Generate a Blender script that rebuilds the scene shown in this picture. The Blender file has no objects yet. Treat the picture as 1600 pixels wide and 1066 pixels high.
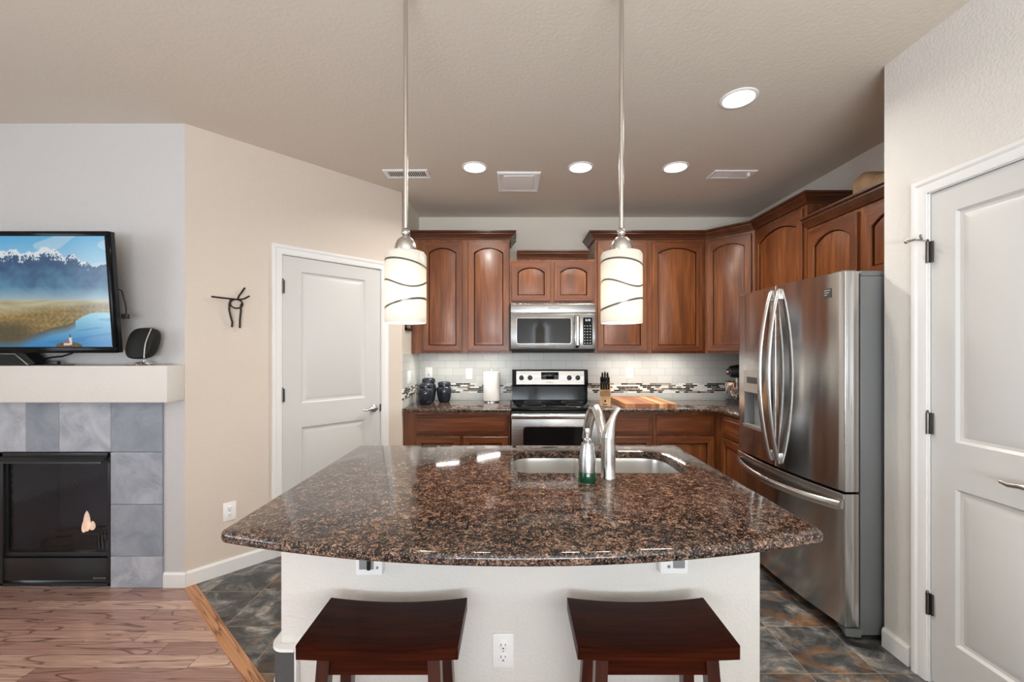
import bpy, bmesh, math, random
from mathutils import Vector, Matrix
random.seed(7)
C = bpy.context.scene
R = math.radians
PI = math.pi

# ------------------------------------------------------------------ camera, world, light, exposure
cam_d = bpy.data.cameras.new('camera')
cam = bpy.data.objects.new('camera', cam_d)
C.collection.objects.link(cam)
cam.location = (0, 0, 1.393)
cam.rotation_euler = (R(90), 0, 0)
cam_d.sensor_width = 36
cam_d.lens = 650 / 1600 * 36
cam_d.shift_x = -2 / 1600
cam_d.shift_y = 16 / 1600
cam_d.clip_start = 0.02
C.camera = cam

world = bpy.data.worlds.new('daylight')
C.world = world
world.use_nodes = True
bg = world.node_tree.nodes['Background']
bg.inputs[0].default_value = (0.80, 0.90, 1.0, 1)
bg.inputs[1].default_value = 1.2

C.view_settings.view_transform = 'Standard'
C.view_settings.look = 'None'
C.view_settings.gamma = 1
C.view_settings.use_curve_mapping = False
C.view_settings.exposure = -0.16
try:
    C.cycles.max_bounces = 10
    C.cycles.diffuse_bounces = 6
    C.cycles.glossy_bounces = 5
    C.cycles.transmission_bounces = 6
    C.cycles.caustics_reflective = False
    C.cycles.caustics_refractive = False
    C.cycles.sample_clamp_indirect = 6
    C.cycles.use_denoising = True
except Exception:
    pass


def area_light(name, loc, rot, sx, sy, watts, col, shape='RECTANGLE', spread=180):
    d = bpy.data.lights.new(name, 'AREA')
    d.shape = shape
    d.size = sx
    d.size_y = sy
    d.energy = watts
    d.color = col
    d.spread = R(spread)
    o = bpy.data.objects.new(name, d)
    C.collection.objects.link(o)
    o.location = loc
    o.rotation_euler = rot
    return o


# daylight through the room's windows (openings are in wall_rear and wall_left)
area_light('daylight_patio_door', (-0.70, -2.26, 1.10), (R(90), 0, 0), 1.6, 2.0, 10, (0.84, 0.92, 1.0))
area_light('daylight_left_window', (-4.66, -0.90, 1.50), (R(90), 0, R(-90)), 1.9, 1.7, 36, (0.82, 0.91, 1.0))
area_light('daylight_rear_window', (0.65, -2.26, 1.75), (R(90), 0, 0), 0.4, 0.55, 8, (0.9, 0.95, 1.0))
# added fill lights inside the room, out of view, turned up to the ceiling
area_light('blind_glow_patio_door', (0.30, -1.98, 1.05), (R(160), 0, 0), 2.4, 0.8, 240, (0.84, 0.92, 1.0))
area_light('blind_glow_left_window', (-4.40, -0.90, 1.40), (R(138), 0, R(-90)), 1.9, 0.8, 24, (0.82, 0.91, 1.0))

# ------------------------------------------------------------------ materials
def new_mat(name):
    m = bpy.data.materials.new(name)
    m.use_nodes = True
    nt = m.node_tree
    return m, nt, nt.nodes['Principled BSDF']


def srgb(r, g, b):
    f = lambda c: (c / 255 / 12.92) if c <= 10 else (((c / 255) + 0.055) / 1.055) ** 2.4
    return (f(r), f(g), f(b), 1)


def nd(nt, typ, ins=None, **props):
    n = nt.nodes.new(typ)
    for k, v in props.items():
        setattr(n, k, v)
    for k, v in (ins or {}).items():
        s = n.inputs[k]
        if isinstance(v, bpy.types.NodeSocket):
            nt.links.new(v, s)
        else:
            s.default_value = v
    return n


def math_n(nt, op, a, b=None, c=None):
    ins = {0: a}
    if b is not None: ins[1] = b
    if c is not None: ins[2] = c
    return nd(nt, 'ShaderNodeMath', ins, operation=op).outputs[0]


def ramp(nt, fac, stops, interp='LINEAR'):
    n = nd(nt, 'ShaderNodeValToRGB', {0: fac})
    cr = n.color_ramp
    cr.interpolation = interp
    while len(cr.elements) < len(stops): cr.elements.new(0.5)
    for e, (p, c) in zip(cr.elements, stops):
        e.position = p
        e.color = c
    return n.outputs[0]


def mixc(nt, fac, a, b, blend='MIX'):
    n = nt.nodes.new('ShaderNodeMix')
    n.data_type = 'RGBA'
    n.blend_type = blend
    for s, v in ((n.inputs[0], fac), (n.inputs[6], a), (n.inputs[7], b)):
        if isinstance(v, bpy.types.NodeSocket): nt.links.new(v, s)
        else: s.default_value = v
    return n.outputs[2]


def coords(nt, scale=(1, 1, 1), loc=(0, 0, 0), kind='Object'):
    tc = nd(nt, 'ShaderNodeTexCoord')
    mp = nd(nt, 'ShaderNodeMapping', {0: tc.outputs[kind], 1: loc, 3: scale})
    return mp.outputs[0]


def bump(nt, b, height, strength, dist=0.01):
    n = nd(nt, 'ShaderNodeBump', {'Strength': strength, 'Distance': dist, 'Height': height})
    nt.links.new(n.outputs[0], b.inputs['Normal'])
    return n


def simple(name, col, rough=0.5, metal=0.0, spec=0.5, emit=None, es=0, coat=0):
    m, nt, b = new_mat(name)
    b.inputs['Base Color'].default_value = col
    b.inputs['Roughness'].default_value = rough
    b.inputs['Metallic'].default_value = metal
    b.inputs['Specular IOR Level'].default_value = spec
    b.inputs['Coat Weight'].default_value = coat
    b.inputs['Coat Roughness'].default_value = 0.06
    if emit:
        b.inputs['Emission Color'].default_value = emit
        b.inputs['Emission Strength'].default_value = es
    return m


def paint(name, col, rough=0.75, scale=85, strength=0.22):
    m, nt, b = new_mat(name)
    v = coords(nt)
    n1 = nd(nt, 'ShaderNodeTexNoise', {'Vector': v, 'Scale': scale, 'Detail': 4.0, 'Roughness': 0.55}).outputs[0]
    b.inputs['Base Color'].default_value = col
    b.inputs['Roughness'].default_value = rough
    b.inputs['Specular IOR Level'].default_value = 0.3
    bump(nt, b, ramp(nt, n1, [(0.42, (0, 0, 0, 1)), (0.62, (1, 1, 1, 1))]), strength, 0.004)
    return m


def wood(name, dark, mid, light, axis='Z', rough=0.32, scale=1.0, coat=0.25):
    m, nt, b = new_mat(name)
    oi = nd(nt, 'ShaderNodeObjectInfo')
    s = {'Z': (9, 9, 0.9), 'X': (0.9, 9, 9), 'Y': (9, 0.9, 9)}[axis]
    tc = nd(nt, 'ShaderNodeTexCoord')
    off = nd(nt, 'ShaderNodeVectorMath', {0: tc.outputs['Object'], 1: oi.outputs['Random']}, operation='ADD').outputs[0]
    v = nd(nt, 'ShaderNodeMapping', {0: off, 3: tuple(k * scale for k in s)}).outputs[0]
    n1 = nd(nt, 'ShaderNodeTexNoise', {'Vector': v, 'Scale': 1.3, 'Detail': 5.0, 'Roughness': 0.6, 'Distortion': 0.9}).outputs[0]
    v2 = nd(nt, 'ShaderNodeMapping', {0: off, 3: tuple(k * scale * 7 if k > 2 else k * scale * 2 for k in s)}).outputs[0]
    n2 = nd(nt, 'ShaderNodeTexNoise', {'Vector': v2, 'Scale': 2.0, 'Detail': 3.0}).outputs[0]
    c = ramp(nt, n1, [(0.25, dark), (0.5, mid), (0.78, light)])
    c2 = mixc(nt, ramp(nt, n2, [(0.35, (0.6, 0.6, 0.6, 1)), (0.6, (0, 0, 0, 1))]), c, dark)
    nt.links.new(c2, b.inputs['Base Color'])
    b.inputs['Roughness'].default_value = rough
    b.inputs['Coat Weight'].default_value = coat
    b.inputs['Coat Roughness'].default_value = 0.18
    bump(nt, b, n2, 0.06, 0.002)
    return m


def brushed(name, col, rough=0.24, aniso=0.75, axis='H', streak=0.06, rot=0.0):
    m, nt, b = new_mat(name)
    b.inputs['Metallic'].default_value = 1
    b.inputs['Base Color'].default_value = col
    v = coords(nt, (3, 3, 260) if axis == 'H' else (260, 260, 3))
    n1 = nd(nt, 'ShaderNodeTexNoise', {'Vector': v, 'Scale': 1.0, 'Detail': 2.0}).outputs[0]
    r = nd(nt, 'ShaderNodeMapRange', {0: n1, 1: 0.3, 2: 0.7, 3: rough - streak, 4: rough + streak}).outputs[0]
    nt.links.new(r, b.inputs['Roughness'])
    b.inputs['Anisotropic'].default_value = aniso
    tg = nd(nt, 'ShaderNodeTangent', direction_type='RADIAL', axis='Z')
    nt.links.new(tg.outputs[0], b.inputs['Tangent'])
    b.inputs['Anisotropic Rotation'].default_value = rot
    return m


def granite(name):
    m, nt, b = new_mat(name)
    v = coords(nt, kind='Object')
    clus = nd(nt, 'ShaderNodeTexNoise', {'Vector': v, 'Scale': 52.0, 'Detail': 3.0, 'Roughness': 0.65, 'Distortion': 0.5}).outputs[0]
    wide = nd(nt, 'ShaderNodeTexNoise', {'Vector': v, 'Scale': 7.0, 'Detail': 2.0}).outputs[0]
    g1 = nd(nt, 'ShaderNodeTexVoronoi', {'Vector': v, 'Scale': 330.0})
    g2 = nd(nt, 'ShaderNodeTexNoise', {'Vector': v, 'Scale': 190.0, 'Detail': 2.0, 'Roughness': 0.6}).outputs[0]
    gr = nd(nt, 'ShaderNodeSeparateColor', {0: g1.outputs['Color']})
    k = math_n(nt, 'ADD', clus, math_n(nt, 'MULTIPLY', math_n(nt, 'SUBTRACT', gr.outputs[0], 0.5), 0.30))
    k = math_n(nt, 'ADD', k, math_n(nt, 'MULTIPLY', math_n(nt, 'SUBTRACT', g2, 0.5), 0.45))
    k = math_n(nt, 'ADD', k, math_n(nt, 'MULTIPLY', math_n(nt, 'SUBTRACT', wide, 0.5), 0.12))
    c = ramp(nt, k, [(0.38, srgb(18, 16, 16)), (0.48, srgb(44, 36, 33)), (0.57, srgb(82, 62, 51)), (0.66, srgb(124, 96, 78)), (0.80, srgb(174, 142, 120))])
    c = mixc(nt, ramp(nt, gr.outputs[1], [(0.88, (0, 0, 0, 1)), (0.92, (0.7, 0.7, 0.7, 1))]), c, srgb(138, 126, 118))
    nt.links.new(c, b.inputs['Base Color'])
    b.inputs['Roughness'].default_value = 0.07
    b.inputs['Specular IOR Level'].default_value = 0.6
    return m


def slate_floor(name):
    m, nt, b = new_mat(name)
    tc = nd(nt, 'ShaderNodeTexCoord')
    sep = nd(nt, 'ShaderNodeSeparateXYZ', {0: tc.outputs['Object']})
    ux = math_n(nt, 'DIVIDE', math_n(nt, 'SUBTRACT', sep.outputs[0], 1.58), 0.304)
    uy = math_n(nt, 'DIVIDE', math_n(nt, 'SUBTRACT', sep.outputs[1], 2.41), 0.306)
    cx, cy = math_n(nt, 'FLOOR', ux), math_n(nt, 'FLOOR', uy)
    fx, fy = math_n(nt, 'FRACT', ux), math_n(nt, 'FRACT', uy)
    ex = math_n(nt, 'MINIMUM', fx, math_n(nt, 'SUBTRACT', 1.0, fx))
    ey = math_n(nt, 'MINIMUM', fy, math_n(nt, 'SUBTRACT', 1.0, fy))
    e = math_n(nt, 'MINIMUM', ex, ey)
    grout = math_n(nt, 'LESS_THAN', e, 0.0065)
    cell = nd(nt, 'ShaderNodeCombineXYZ', {0: cx, 1: cy}).outputs[0]
    wn = nd(nt, 'ShaderNodeTexWhiteNoise', {'Vector': cell}, noise_dimensions='2D')
    offs = nd(nt, 'ShaderNodeVectorMath', {0: wn.outputs['Color'], 1: (9, 9, 9)}, operation='MULTIPLY').outputs[0]
    p = nd(nt, 'ShaderNodeVectorMath', {0: tc.outputs['Object'], 1: offs}, operation='ADD').outputs[0]
    ms = nd(nt, 'ShaderNodeMapping', {0: p, 2: (0, 0, 0.5), 3: (1, 1.5, 1)}).outputs[0]
    n1 = nd(nt, 'ShaderNodeTexNoise', {'Vector': ms, 'Scale': 6.5, 'Detail': 9.0, 'Roughness': 0.68, 'Distortion': 0.7}).outputs[0]
    n2 = nd(nt, 'ShaderNodeTexNoise', {'Vector': ms, 'Scale': 4.2, 'Detail': 7.0, 'Roughness': 0.66, 'Distortion': 0.9}).outputs[0]
    n3 = nd(nt, 'ShaderNodeTexNoise', {'Vector': ms, 'Scale': 22.0, 'Detail': 6.0, 'Roughness': 0.7}).outputs[0]
    grey = ramp(nt, n1, [(0.30, srgb(38, 39, 42)), (0.46, srgb(72, 74, 75)), (0.56, srgb(120, 119, 116)), (0.68, srgb(190, 184, 174))])
    rust = ramp(nt, n1, [(0.30, srgb(66, 50, 42)), (0.46, srgb(110, 84, 66)), (0.58, srgb(150, 116, 86)), (0.72, srgb(196, 158, 116))])
    sel = math_n(nt, 'ADD', n2, math_n(nt, 'MULTIPLY', math_n(nt, 'SUBTRACT', wn.outputs['Value'], 0.5), 0.34))
    c = mixc(nt, ramp(nt, sel, [(0.50, (0, 0, 0, 1)), (0.55, (1, 1, 1, 1))]), grey, rust)
    c = mixc(nt, math_n(nt, 'MULTIPLY', wn.outputs['Value'], 0.40), c, srgb(56, 54, 54))
    c = mixc(nt, 0.35, c, ramp(nt, n3, [(0.3, srgb(30, 29, 29)), (0.7, srgb(150, 140, 128))]), 'OVERLAY')
    c = mixc(nt, grout, c, srgb(132, 122, 108))
    nt.links.new(c, b.inputs['Base Color'])
    r = nd(nt, 'ShaderNodeMapRange', {0: n1, 3: 0.22, 4: 0.5}).outputs[0]
    nt.links.new(r, b.inputs['Roughness'])
    h = math_n(nt, 'ADD', n1, math_n(nt, 'MULTIPLY', n3, 0.3))
    h = math_n(nt, 'SUBTRACT', h, math_n(nt, 'MULTIPLY', grout, 0.5))
    bump(nt, b, h, 0.5, 0.008)
    return m


def oak_floor(name, planks=True):
    m, nt, b = new_mat(name)
    tc = nd(nt, 'ShaderNodeTexCoord')
    sep = nd(nt, 'ShaderNodeSeparateXYZ', {0: tc.outputs['Object']})
    pw = 0.083
    row = math_n(nt, 'FLOOR', math_n(nt, 'DIVIDE', sep.outputs[1], pw))
    fr = math_n(nt, 'FRACT', math_n(nt, 'DIVIDE', sep.outputs[1], pw))
    wn = nd(nt, 'ShaderNodeTexWhiteNoise', {'W': row}, noise_dimensions='1D')
    sx = math_n(nt, 'ADD', math_n(nt, 'DIVIDE', sep.outputs[0], 0.95), math_n(nt, 'MULTIPLY', wn.outputs['Value'], 7.0))
    col = math_n(nt, 'FLOOR', sx)
    fcx = math_n(nt, 'FRACT', sx)
    pid = nd(nt, 'ShaderNodeTexWhiteNoise', {'Vector': nd(nt, 'ShaderNodeCombineXYZ', {0: col, 1: row}).outputs[0]}, noise_dimensions='2D')
    offs = nd(nt, 'ShaderNodeVectorMath', {0: pid.outputs['Color'], 1: (5, 5, 5)}, operation='MULTIPLY').outputs[0]
    p = nd(nt, 'ShaderNodeVectorMath', {0: tc.outputs['Object'], 1: offs}, operation='ADD').outputs[0]
    g = nd(nt, 'ShaderNodeMapping', {0: p, 3: (1.3, 8, 1)}).outputs[0]
    n1 = nd(nt, 'ShaderNodeTexNoise', {'Vector': g, 'Scale': 1.4, 'Detail': 1.5, 'Roughness': 0.5, 'Distortion': 0.7}).outputs[0]
    rings = math_n(nt, 'FRACT', math_n(nt, 'MULTIPLY', n1, 6.0))
    fine = nd(nt, 'ShaderNodeTexNoise', {'Vector': nd(nt, 'ShaderNodeMapping', {0: p, 3: (6, 160, 1)}).outputs[0], 'Scale': 1.0, 'Detail': 2.0}).outputs[0]
    tone = ramp(nt, pid.outputs['Value'], [(0.0, srgb(158, 122, 112)), (0.5, srgb(186, 148, 134)), (1.0, srgb(206, 172, 154))])
    c = mixc(nt, ramp(nt, rings, [(0.0, (0.9, 0.9, 0.9, 1)), (0.05, (0.15, 0.15, 0.15, 1)), (0.85, (0, 0, 0, 1)), (1.0, (0.8, 0.8, 0.8, 1))]), tone, srgb(84, 50, 36))
    c = mixc(nt, ramp(nt, fine, [(0.4, (0.35, 0.35, 0.35, 1)), (0.6, (0, 0, 0, 1))]), c, srgb(112, 70, 46))
    gap = math_n(nt, 'MAXIMUM', math_n(nt, 'LESS_THAN', fr, 0.02), math_n(nt, 'LESS_THAN', fcx, 0.002))
    if planks:
        c = mixc(nt, gap, c, srgb(50, 30, 20))
    nt.links.new(c, b.inputs['Base Color'])
    b.inputs['Roughness'].default_value = 0.24
    b.inputs['Coat Weight'].default_value = 0.4
    b.inputs['Coat Roughness'].default_value = 0.16
    bump(nt, b, fine, 0.05, 0.002)
    return m


def strip_wood(name, ang):
    m, nt, b = new_mat(name)
    tc = nd(nt, 'ShaderNodeTexCoord')
    g = nd(nt, 'ShaderNodeMapping', {0: tc.outputs['Object'], 2: (0, 0, ang), 3: (1.5, 26, 1)}, vector_type='TEXTURE').outputs[0]
    g = nd(nt, 'ShaderNodeMapping', {0: nd(nt, 'ShaderNodeVectorRotate', {0: tc.outputs['Object'], 'Angle': -ang}).outputs[0], 3: (0.9, 26, 1)}).outputs[0]
    n1 = nd(nt, 'ShaderNodeTexNoise', {'Vector': g, 'Scale': 1.5, 'Detail': 1.0, 'Distortion': 0.15}).outputs[0]
    rings = math_n(nt, 'FRACT', math_n(nt, 'MULTIPLY', n1, 5.0))
    c = ramp(nt, rings, [(0.0, srgb(96, 58, 36)), (0.12, srgb(168, 116, 78)), (0.8, srgb(192, 138, 96)), (1.0, srgb(120, 76, 46))])
    nt.links.new(c, b.inputs['Base Color'])
    b.inputs['Roughness'].default_value = 0.3
    return m


def subway(name, axis):
    """glossy pale glass subway tile with a mosaic band; axis = horizontal axis of the wall"""
    m, nt, b = new_mat(name)
    tc = nd(nt, 'ShaderNodeTexCoord')
    sep = nd(nt, 'ShaderNodeSeparateXYZ', {0: tc.outputs['Object']})
    u = sep.outputs[0] if axis == 'X' else sep.outputs[1]
    z = sep.outputs[2]
    v = nd(nt, 'ShaderNodeCombineXYZ', {0: u, 1: math_n(nt, 'SUBTRACT', z, 1.073)}).outputs[0]
    br = nd(nt, 'ShaderNodeTexBrick', {'Vector': v, 'Color1': srgb(206, 207, 202), 'Color2': srgb(196, 198, 194), 'Mortar': srgb(168, 170, 168),
            'Scale': 1.0, 'Mortar Size': 0.0016, 'Brick Width': 0.152, 'Row Height': 0.0762, 'Bias': 0.0}, offset=0.5, offset_frequency=2)
    v2 = nd(nt, 'ShaderNodeCombineXYZ', {0: u, 1: math_n(nt, 'SUBTRACT', z, 0.975)}).outputs[0]
    mo = nd(nt, 'ShaderNodeTexBrick', {'Vector': v2, 'Color1': (0, 0, 0, 1), 'Color2': (1, 1, 1, 1), 'Mortar': (0.55, 0.55, 0.55, 1),
            'Scale': 1.0, 'Mortar Size': 0.0012, 'Brick Width': 0.072, 'Row Height': 0.0163}, offset=0.37, offset_frequency=2, squash=0.6, squash_frequency=3)
    mc = ramp(nt, nd(nt, 'ShaderNodeSeparateColor', {0: mo.outputs[0]}).outputs[0],
              [(0.0, srgb(24, 22, 22)), (0.26, srgb(226, 226, 220)), (0.40, srgb(120, 104, 90)), (0.50, srgb(205, 205, 198)),
               (0.62, srgb(46, 40, 38)), (0.74, srgb(235, 235, 230)), (0.90, srgb(150, 130, 112))], 'CONSTANT')
    inb = math_n(nt, 'MULTIPLY', math_n(nt, 'GREATER_THAN', z, 0.975), math_n(nt, 'LESS_THAN', z, 1.073))
    c = mixc(nt, inb, br.outputs[0], mc)
    nt.links.new(c, b.inputs['Base Color'])
    b.inputs['Roughness'].default_value = 0.32
    b.inputs['Specular IOR Level'].default_value = 0.35
    bump(nt, b, math_n(nt, 'SUBTRACT', 1.0, br.outputs[1]), 0.2, 0.001)
    return m


def slate_wall(name):
    m, nt, b = new_mat(name)
    gi = nd(nt, 'ShaderNodeNewGeometry')
    tc = nd(nt, 'ShaderNodeTexCoord')
    off = nd(nt, 'ShaderNodeVectorMath', {0: tc.outputs['Object'], 1: math_n(nt, 'MULTIPLY', gi.outputs['Random Per Island'], 13.0)}, operation='ADD').outputs[0]
    n1 = nd(nt, 'ShaderNodeTexNoise', {'Vector': off, 'Scale': 6.0, 'Detail': 8.0, 'Roughness': 0.6, 'Distortion': 0.8}).outputs[0]
    n2 = nd(nt, 'ShaderNodeTexNoise', {'Vector': off, 'Scale': 30.0, 'Detail': 6.0, 'Roughness': 0.7}).outputs[0]
    c = ramp(nt, n1, [(0.3, srgb(150, 156, 166)), (0.5, srgb(184, 188, 196)), (0.7, srgb(210, 213, 218))])
    c = mixc(nt, math_n(nt, 'MULTIPLY', gi.outputs['Random Per Island'], 0.85), c, srgb(118, 128, 140))
    c = mixc(nt, ramp(nt, n2, [(0.28, (0.3, 0.3, 0.3, 1)), (0.40, (0, 0, 0, 1))]), c, srgb(92, 92, 96))
    nt.links.new(c, b.inputs['Base Color'])
    b.inputs['Roughness'].default_value = 0.5
    bump(nt, b, math_n(nt, 'ADD', n1, math_n(nt, 'MULTIPLY', n2, 0.4)), 0.7, 0.012)
    return m


def board_mat(name):
    m, nt, b = new_mat(name)
    tc = nd(nt, 'ShaderNodeTexCoord')
    sep = nd(nt, 'ShaderNodeSeparateXYZ', {0: tc.outputs['Object']})
    st = math_n(nt, 'FLOOR', math_n(nt, 'DIVIDE', sep.outputs[0], 0.034))
    wn = nd(nt, 'ShaderNodeTexWhiteNoise', {'W': st}, noise_dimensions='1D')
    c = ramp(nt, wn.outputs['Value'], [(0.0, srgb(150, 92, 56)), (0.35, srgb(186, 124, 78)), (0.6, srgb(206, 148, 96)), (0.8, srgb(226, 186, 134))], 'CONSTANT')
    n = nd(nt, 'ShaderNodeTexNoise', {'Vector': coords(nt, (60, 3, 60)), 'Scale': 1.0, 'Detail': 3.0}).outputs[0]
    c = mixc(nt, math_n(nt, 'MULTIPLY', n, 0.3), c, srgb(120, 70, 40))
    nt.links.new(c, b.inputs['Base Color'])
    b.inputs['Roughness'].default_value = 0.45
    return m


def shade_glass(name):
    """white frosted glass shade with clear wavy bands etched round it"""
    m, nt, b = new_mat(name)
    out = nt.nodes['Material Output']
    tc = nd(nt, 'ShaderNodeTexCoord')
    sep = nd(nt, 'ShaderNodeSeparateXYZ', {0: tc.outputs['Object']})
    th = math_n(nt, 'ARCTAN2', sep.outputs[1], sep.outputs[0])
    z = sep.outputs[2]
    band = None
    for z0, amp, ph, w, k in ((0.066, 0.020, 1.9, 0.0034, 1), (0.138, 0.014, 0.6, 0.0028, 2), (0.208, 0.015, 3.9, 0.0032, 1)):
        zz = math_n(nt, 'ADD', z0, math_n(nt, 'MULTIPLY', amp, math_n(nt, 'SINE', math_n(nt, 'ADD', math_n(nt, 'MULTIPLY', th, float(k)), ph))))
        d = math_n(nt, 'LESS_THAN', math_n(nt, 'ABSOLUTE', math_n(nt, 'SUBTRACT', z, zz)), w)
        band = d if band is None else math_n(nt, 'MAXIMUM', band, d)
    tr = nd(nt, 'ShaderNodeBsdfTranslucent', {'Color': (0.80, 0.775, 0.72, 1)})
    df = nd(nt, 'ShaderNodeBsdfDiffuse', {'Color': (0.84, 0.82, 0.78, 1)})
    gl = nd(nt, 'ShaderNodeBsdfGlossy', {'Color': (1, 1, 1, 1), 'Roughness': 0.12})
    m1 = nd(nt, 'ShaderNodeMixShader', {0: 0.45, 1: tr.outputs[0], 2: df.outputs[0]})
    m2 = nd(nt, 'ShaderNodeMixShader', {0: 0.05, 1: m1.outputs[0], 2: gl.outputs[0]})
    silver = nd(nt, 'ShaderNodeBsdfPrincipled', {'Base Color': srgb(96, 90, 80), 'Metallic': 0.4, 'Roughness': 0.3})
    m3 = nd(nt, 'ShaderNodeMixShader', {0: band, 1: m2.outputs[0], 2: silver.outputs[0]})
    nt.links.new(m3.outputs[0], out.inputs[0])
    return m


def mesh_weave(name):
    m, nt, b = new_mat(name)
    tc = nd(nt, 'ShaderNodeTexCoord')
    ck = nd(nt, 'ShaderNodeTexChecker', {'Vector': tc.outputs['Object'], 'Color1': srgb(22, 22, 23), 'Color2': srgb(110, 110, 112), 'Scale': 380.0})
    nt.links.new(ck.outputs[0], b.inputs['Base Color'])
    b.inputs['Roughness'].default_value = 0.6
    return m


def glaze(name):
    m, nt, b = new_mat(name)
    v = coords(nt)
    n = nd(nt, 'ShaderNodeTexVoronoi', {'Vector': v, 'Scale': 130.0}).outputs['Distance']
    c = ramp(nt, n, [(0.10, srgb(120, 128, 140)), (0.2, srgb(34, 38, 48))])
    nt.links.new(c, b.inputs['Base Color'])
    b.inputs['Roughness'].default_value = 0.12
    return m


def fire_glass(name):
    m, nt, b = new_mat(name)
    b.inputs['Base Color'].default_value = (1, 1, 1, 1)
    out = nt.nodes['Material Output']
    tc = nd(nt, 'ShaderNodeTexCoord')
    w = nd(nt, 'ShaderNodeTexWave', {'Vector': nd(nt, 'ShaderNodeMapping', {0: tc.outputs['Object'], 1: (2.47, -2.4, -0.30), 3: (1, 0, 1.6)}).outputs[0],
           'Scale': 14.0, 'Distortion': 3.0, 'Detail': 2.0, 'Detail Scale': 1.5}, wave_type='RINGS', rings_direction='Y').outputs[0]
    bp = nd(nt, 'ShaderNodeBump', {'Strength': 0.10, 'Distance': 0.003, 'Height': w})
    gl = nd(nt, 'ShaderNodeBsdfGlossy', {'Color': (0.9, 0.95, 1, 1), 'Roughness': 0.06})
    nt.links.new(bp.outputs[0], gl.inputs['Normal'])
    tp = nd(nt, 'ShaderNodeBsdfTransparent', {'Color': (0.72, 0.73, 0.76, 1)})
    fr = nd(nt, 'ShaderNodeFresnel', {'IOR': 1.55})
    gm = nd(nt, 'ShaderNodeNewGeometry')
    f2 = math_n(nt, 'MULTIPLY', fr.outputs[0], math_n(nt, 'SUBTRACT', 1.0, gm.outputs['Backfacing']))
    mx = nd(nt, 'ShaderNodeMixShader', {0: f2, 1: tp.outputs[0], 2: gl.outputs[0]})
    nt.links.new(mx.outputs[0], out.inputs[0])
    return m


def screen_mat(name):
    m, nt, b = new_mat(name)
    a = nd(nt, 'ShaderNodeVertexColor', layer_name='picture')
    b.inputs['Base Color'].default_value = (0.01, 0.01, 0.01, 1)
    b.inputs['Roughness'].default_value = 0.15
    nt.links.new(a.outputs[0], b.inputs['Emission Color'])
    b.inputs['Emission Strength'].default_value = 0.82
    return m


def leather(name):
    m, nt, b = new_mat(name)
    v = coords(nt)
    n = nd(nt, 'ShaderNodeTexNoise', {'Vector': v, 'Scale': 14.0, 'Detail': 4.0}).outputs[0]
    nt.links.new(ramp(nt, n, [(0.3, srgb(146, 116, 84)), (0.7, srgb(186, 154, 118))]), b.inputs['Base Color'])
    b.inputs['Roughness'].default_value = 0.6
    bump(nt, b, n, 0.4, 0.01)
    return m


M = {}
M['wall_white'] = paint('off_white_wall_paint', srgb(222, 218, 212))  # walls toned one by one; light falling on each is in its colour
M['wall_grey'] = paint('pale_grey_wall_paint', srgb(200, 198, 197))  # cool daylight on the fireplace wall is put into this grey
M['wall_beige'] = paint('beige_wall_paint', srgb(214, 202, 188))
M['wall_greige'] = paint('greige_wall_paint', srgb(226, 218, 206))
M['ceiling'] = paint('ceiling_paint', srgb(218, 208, 194), 0.85, 60, 0.10)
M['trim'] = simple('white_trim_paint', srgb(232, 231, 229), 0.35)
M['door'] = simple('white_door_paint', srgb(208, 207, 204), 0.38)
M['cherry'] = wood('cherry_vertical', srgb(78, 40, 18), srgb(121, 69, 34), srgb(156, 96, 50), 'Z', 0.36, 1.0, 0.12)
M['cherry_x'] = wood('cherry_horizontal', srgb(72, 36, 17), srgb(112, 60, 30), srgb(146, 84, 44), 'X', 0.36, 1.0, 0.12)
M['cherry_dark'] = wood('cherry_dark_moulding', srgb(54, 26, 14), srgb(88, 47, 24), srgb(114, 64, 34), 'X', 0.36, 1.0, 0.12)
M['stool'] = wood('mahogany_stool', srgb(30, 10, 5), srgb(54, 20, 9), srgb(74, 29, 13), 'X', 0.34, 1.0, 0.0)
M['stool'].node_tree.nodes['Principled BSDF'].inputs['Specular IOR Level'].default_value = 0.06
M['stool_leg'] = wood('mahogany_stool_leg', srgb(36, 13, 7), srgb(66, 26, 13), srgb(90, 38, 19), 'Z', 0.3, 1.0, 0.1)
M['granite'] = granite('brown_speckled_granite')
M['tile_floor'] = slate_floor('multicolour_slate_tile')
M['oak'] = oak_floor('oak_planks')
M['oak_strip'] = strip_wood('oak_border', math.atan2(-0.653, 0.757))
M['subway_x'] = subway('pale_subway_tile_rear', 'X')
M['subway_y'] = subway('pale_subway_tile_side', 'Y')
M['slate'] = slate_wall('grey_slate_tile')
M['steel'] = brushed('brushed_stainless', (0.45, 0.44, 0.43, 1), 0.26, 0.6, streak=0.02)
M['steel_fridge'] = brushed('brushed_stainless_door', (0.55, 0.54, 0.53, 1), 0.14, 0.95, streak=0.0, rot=0.25)
M['steel_v'] = simple('satin_stainless', (0.66, 0.65, 0.63, 1), 0.24, 1)
M['nickel'] = simple('satin_nickel', (0.58, 0.55, 0.52, 1), 0.27, 1)
M['chrome'] = simple('chrome', (0.75, 0.75, 0.75, 1), 0.08, 1)
M['dark_metal'] = simple('dark_pewter', (0.16, 0.15, 0.14, 1), 0.3, 1)
M['iron'] = simple('dark_bronze_iron', srgb(44, 36, 28), 0.5, 0.4)
M['black_gloss'] = simple('black_gloss', (0.005, 0.005, 0.006, 1), 0.10, 0, 0.12)
M['black_satin'] = simple('black_satin', (0.014, 0.014, 0.016, 1), 0.35)
M['firebox'] = simple('firebox_liner', srgb(84, 89, 98), 0.6)
M['black_matte'] = simple('black_matte', (0.010, 0.010, 0.010, 1), 0.6, 0, 0.3)
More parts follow.
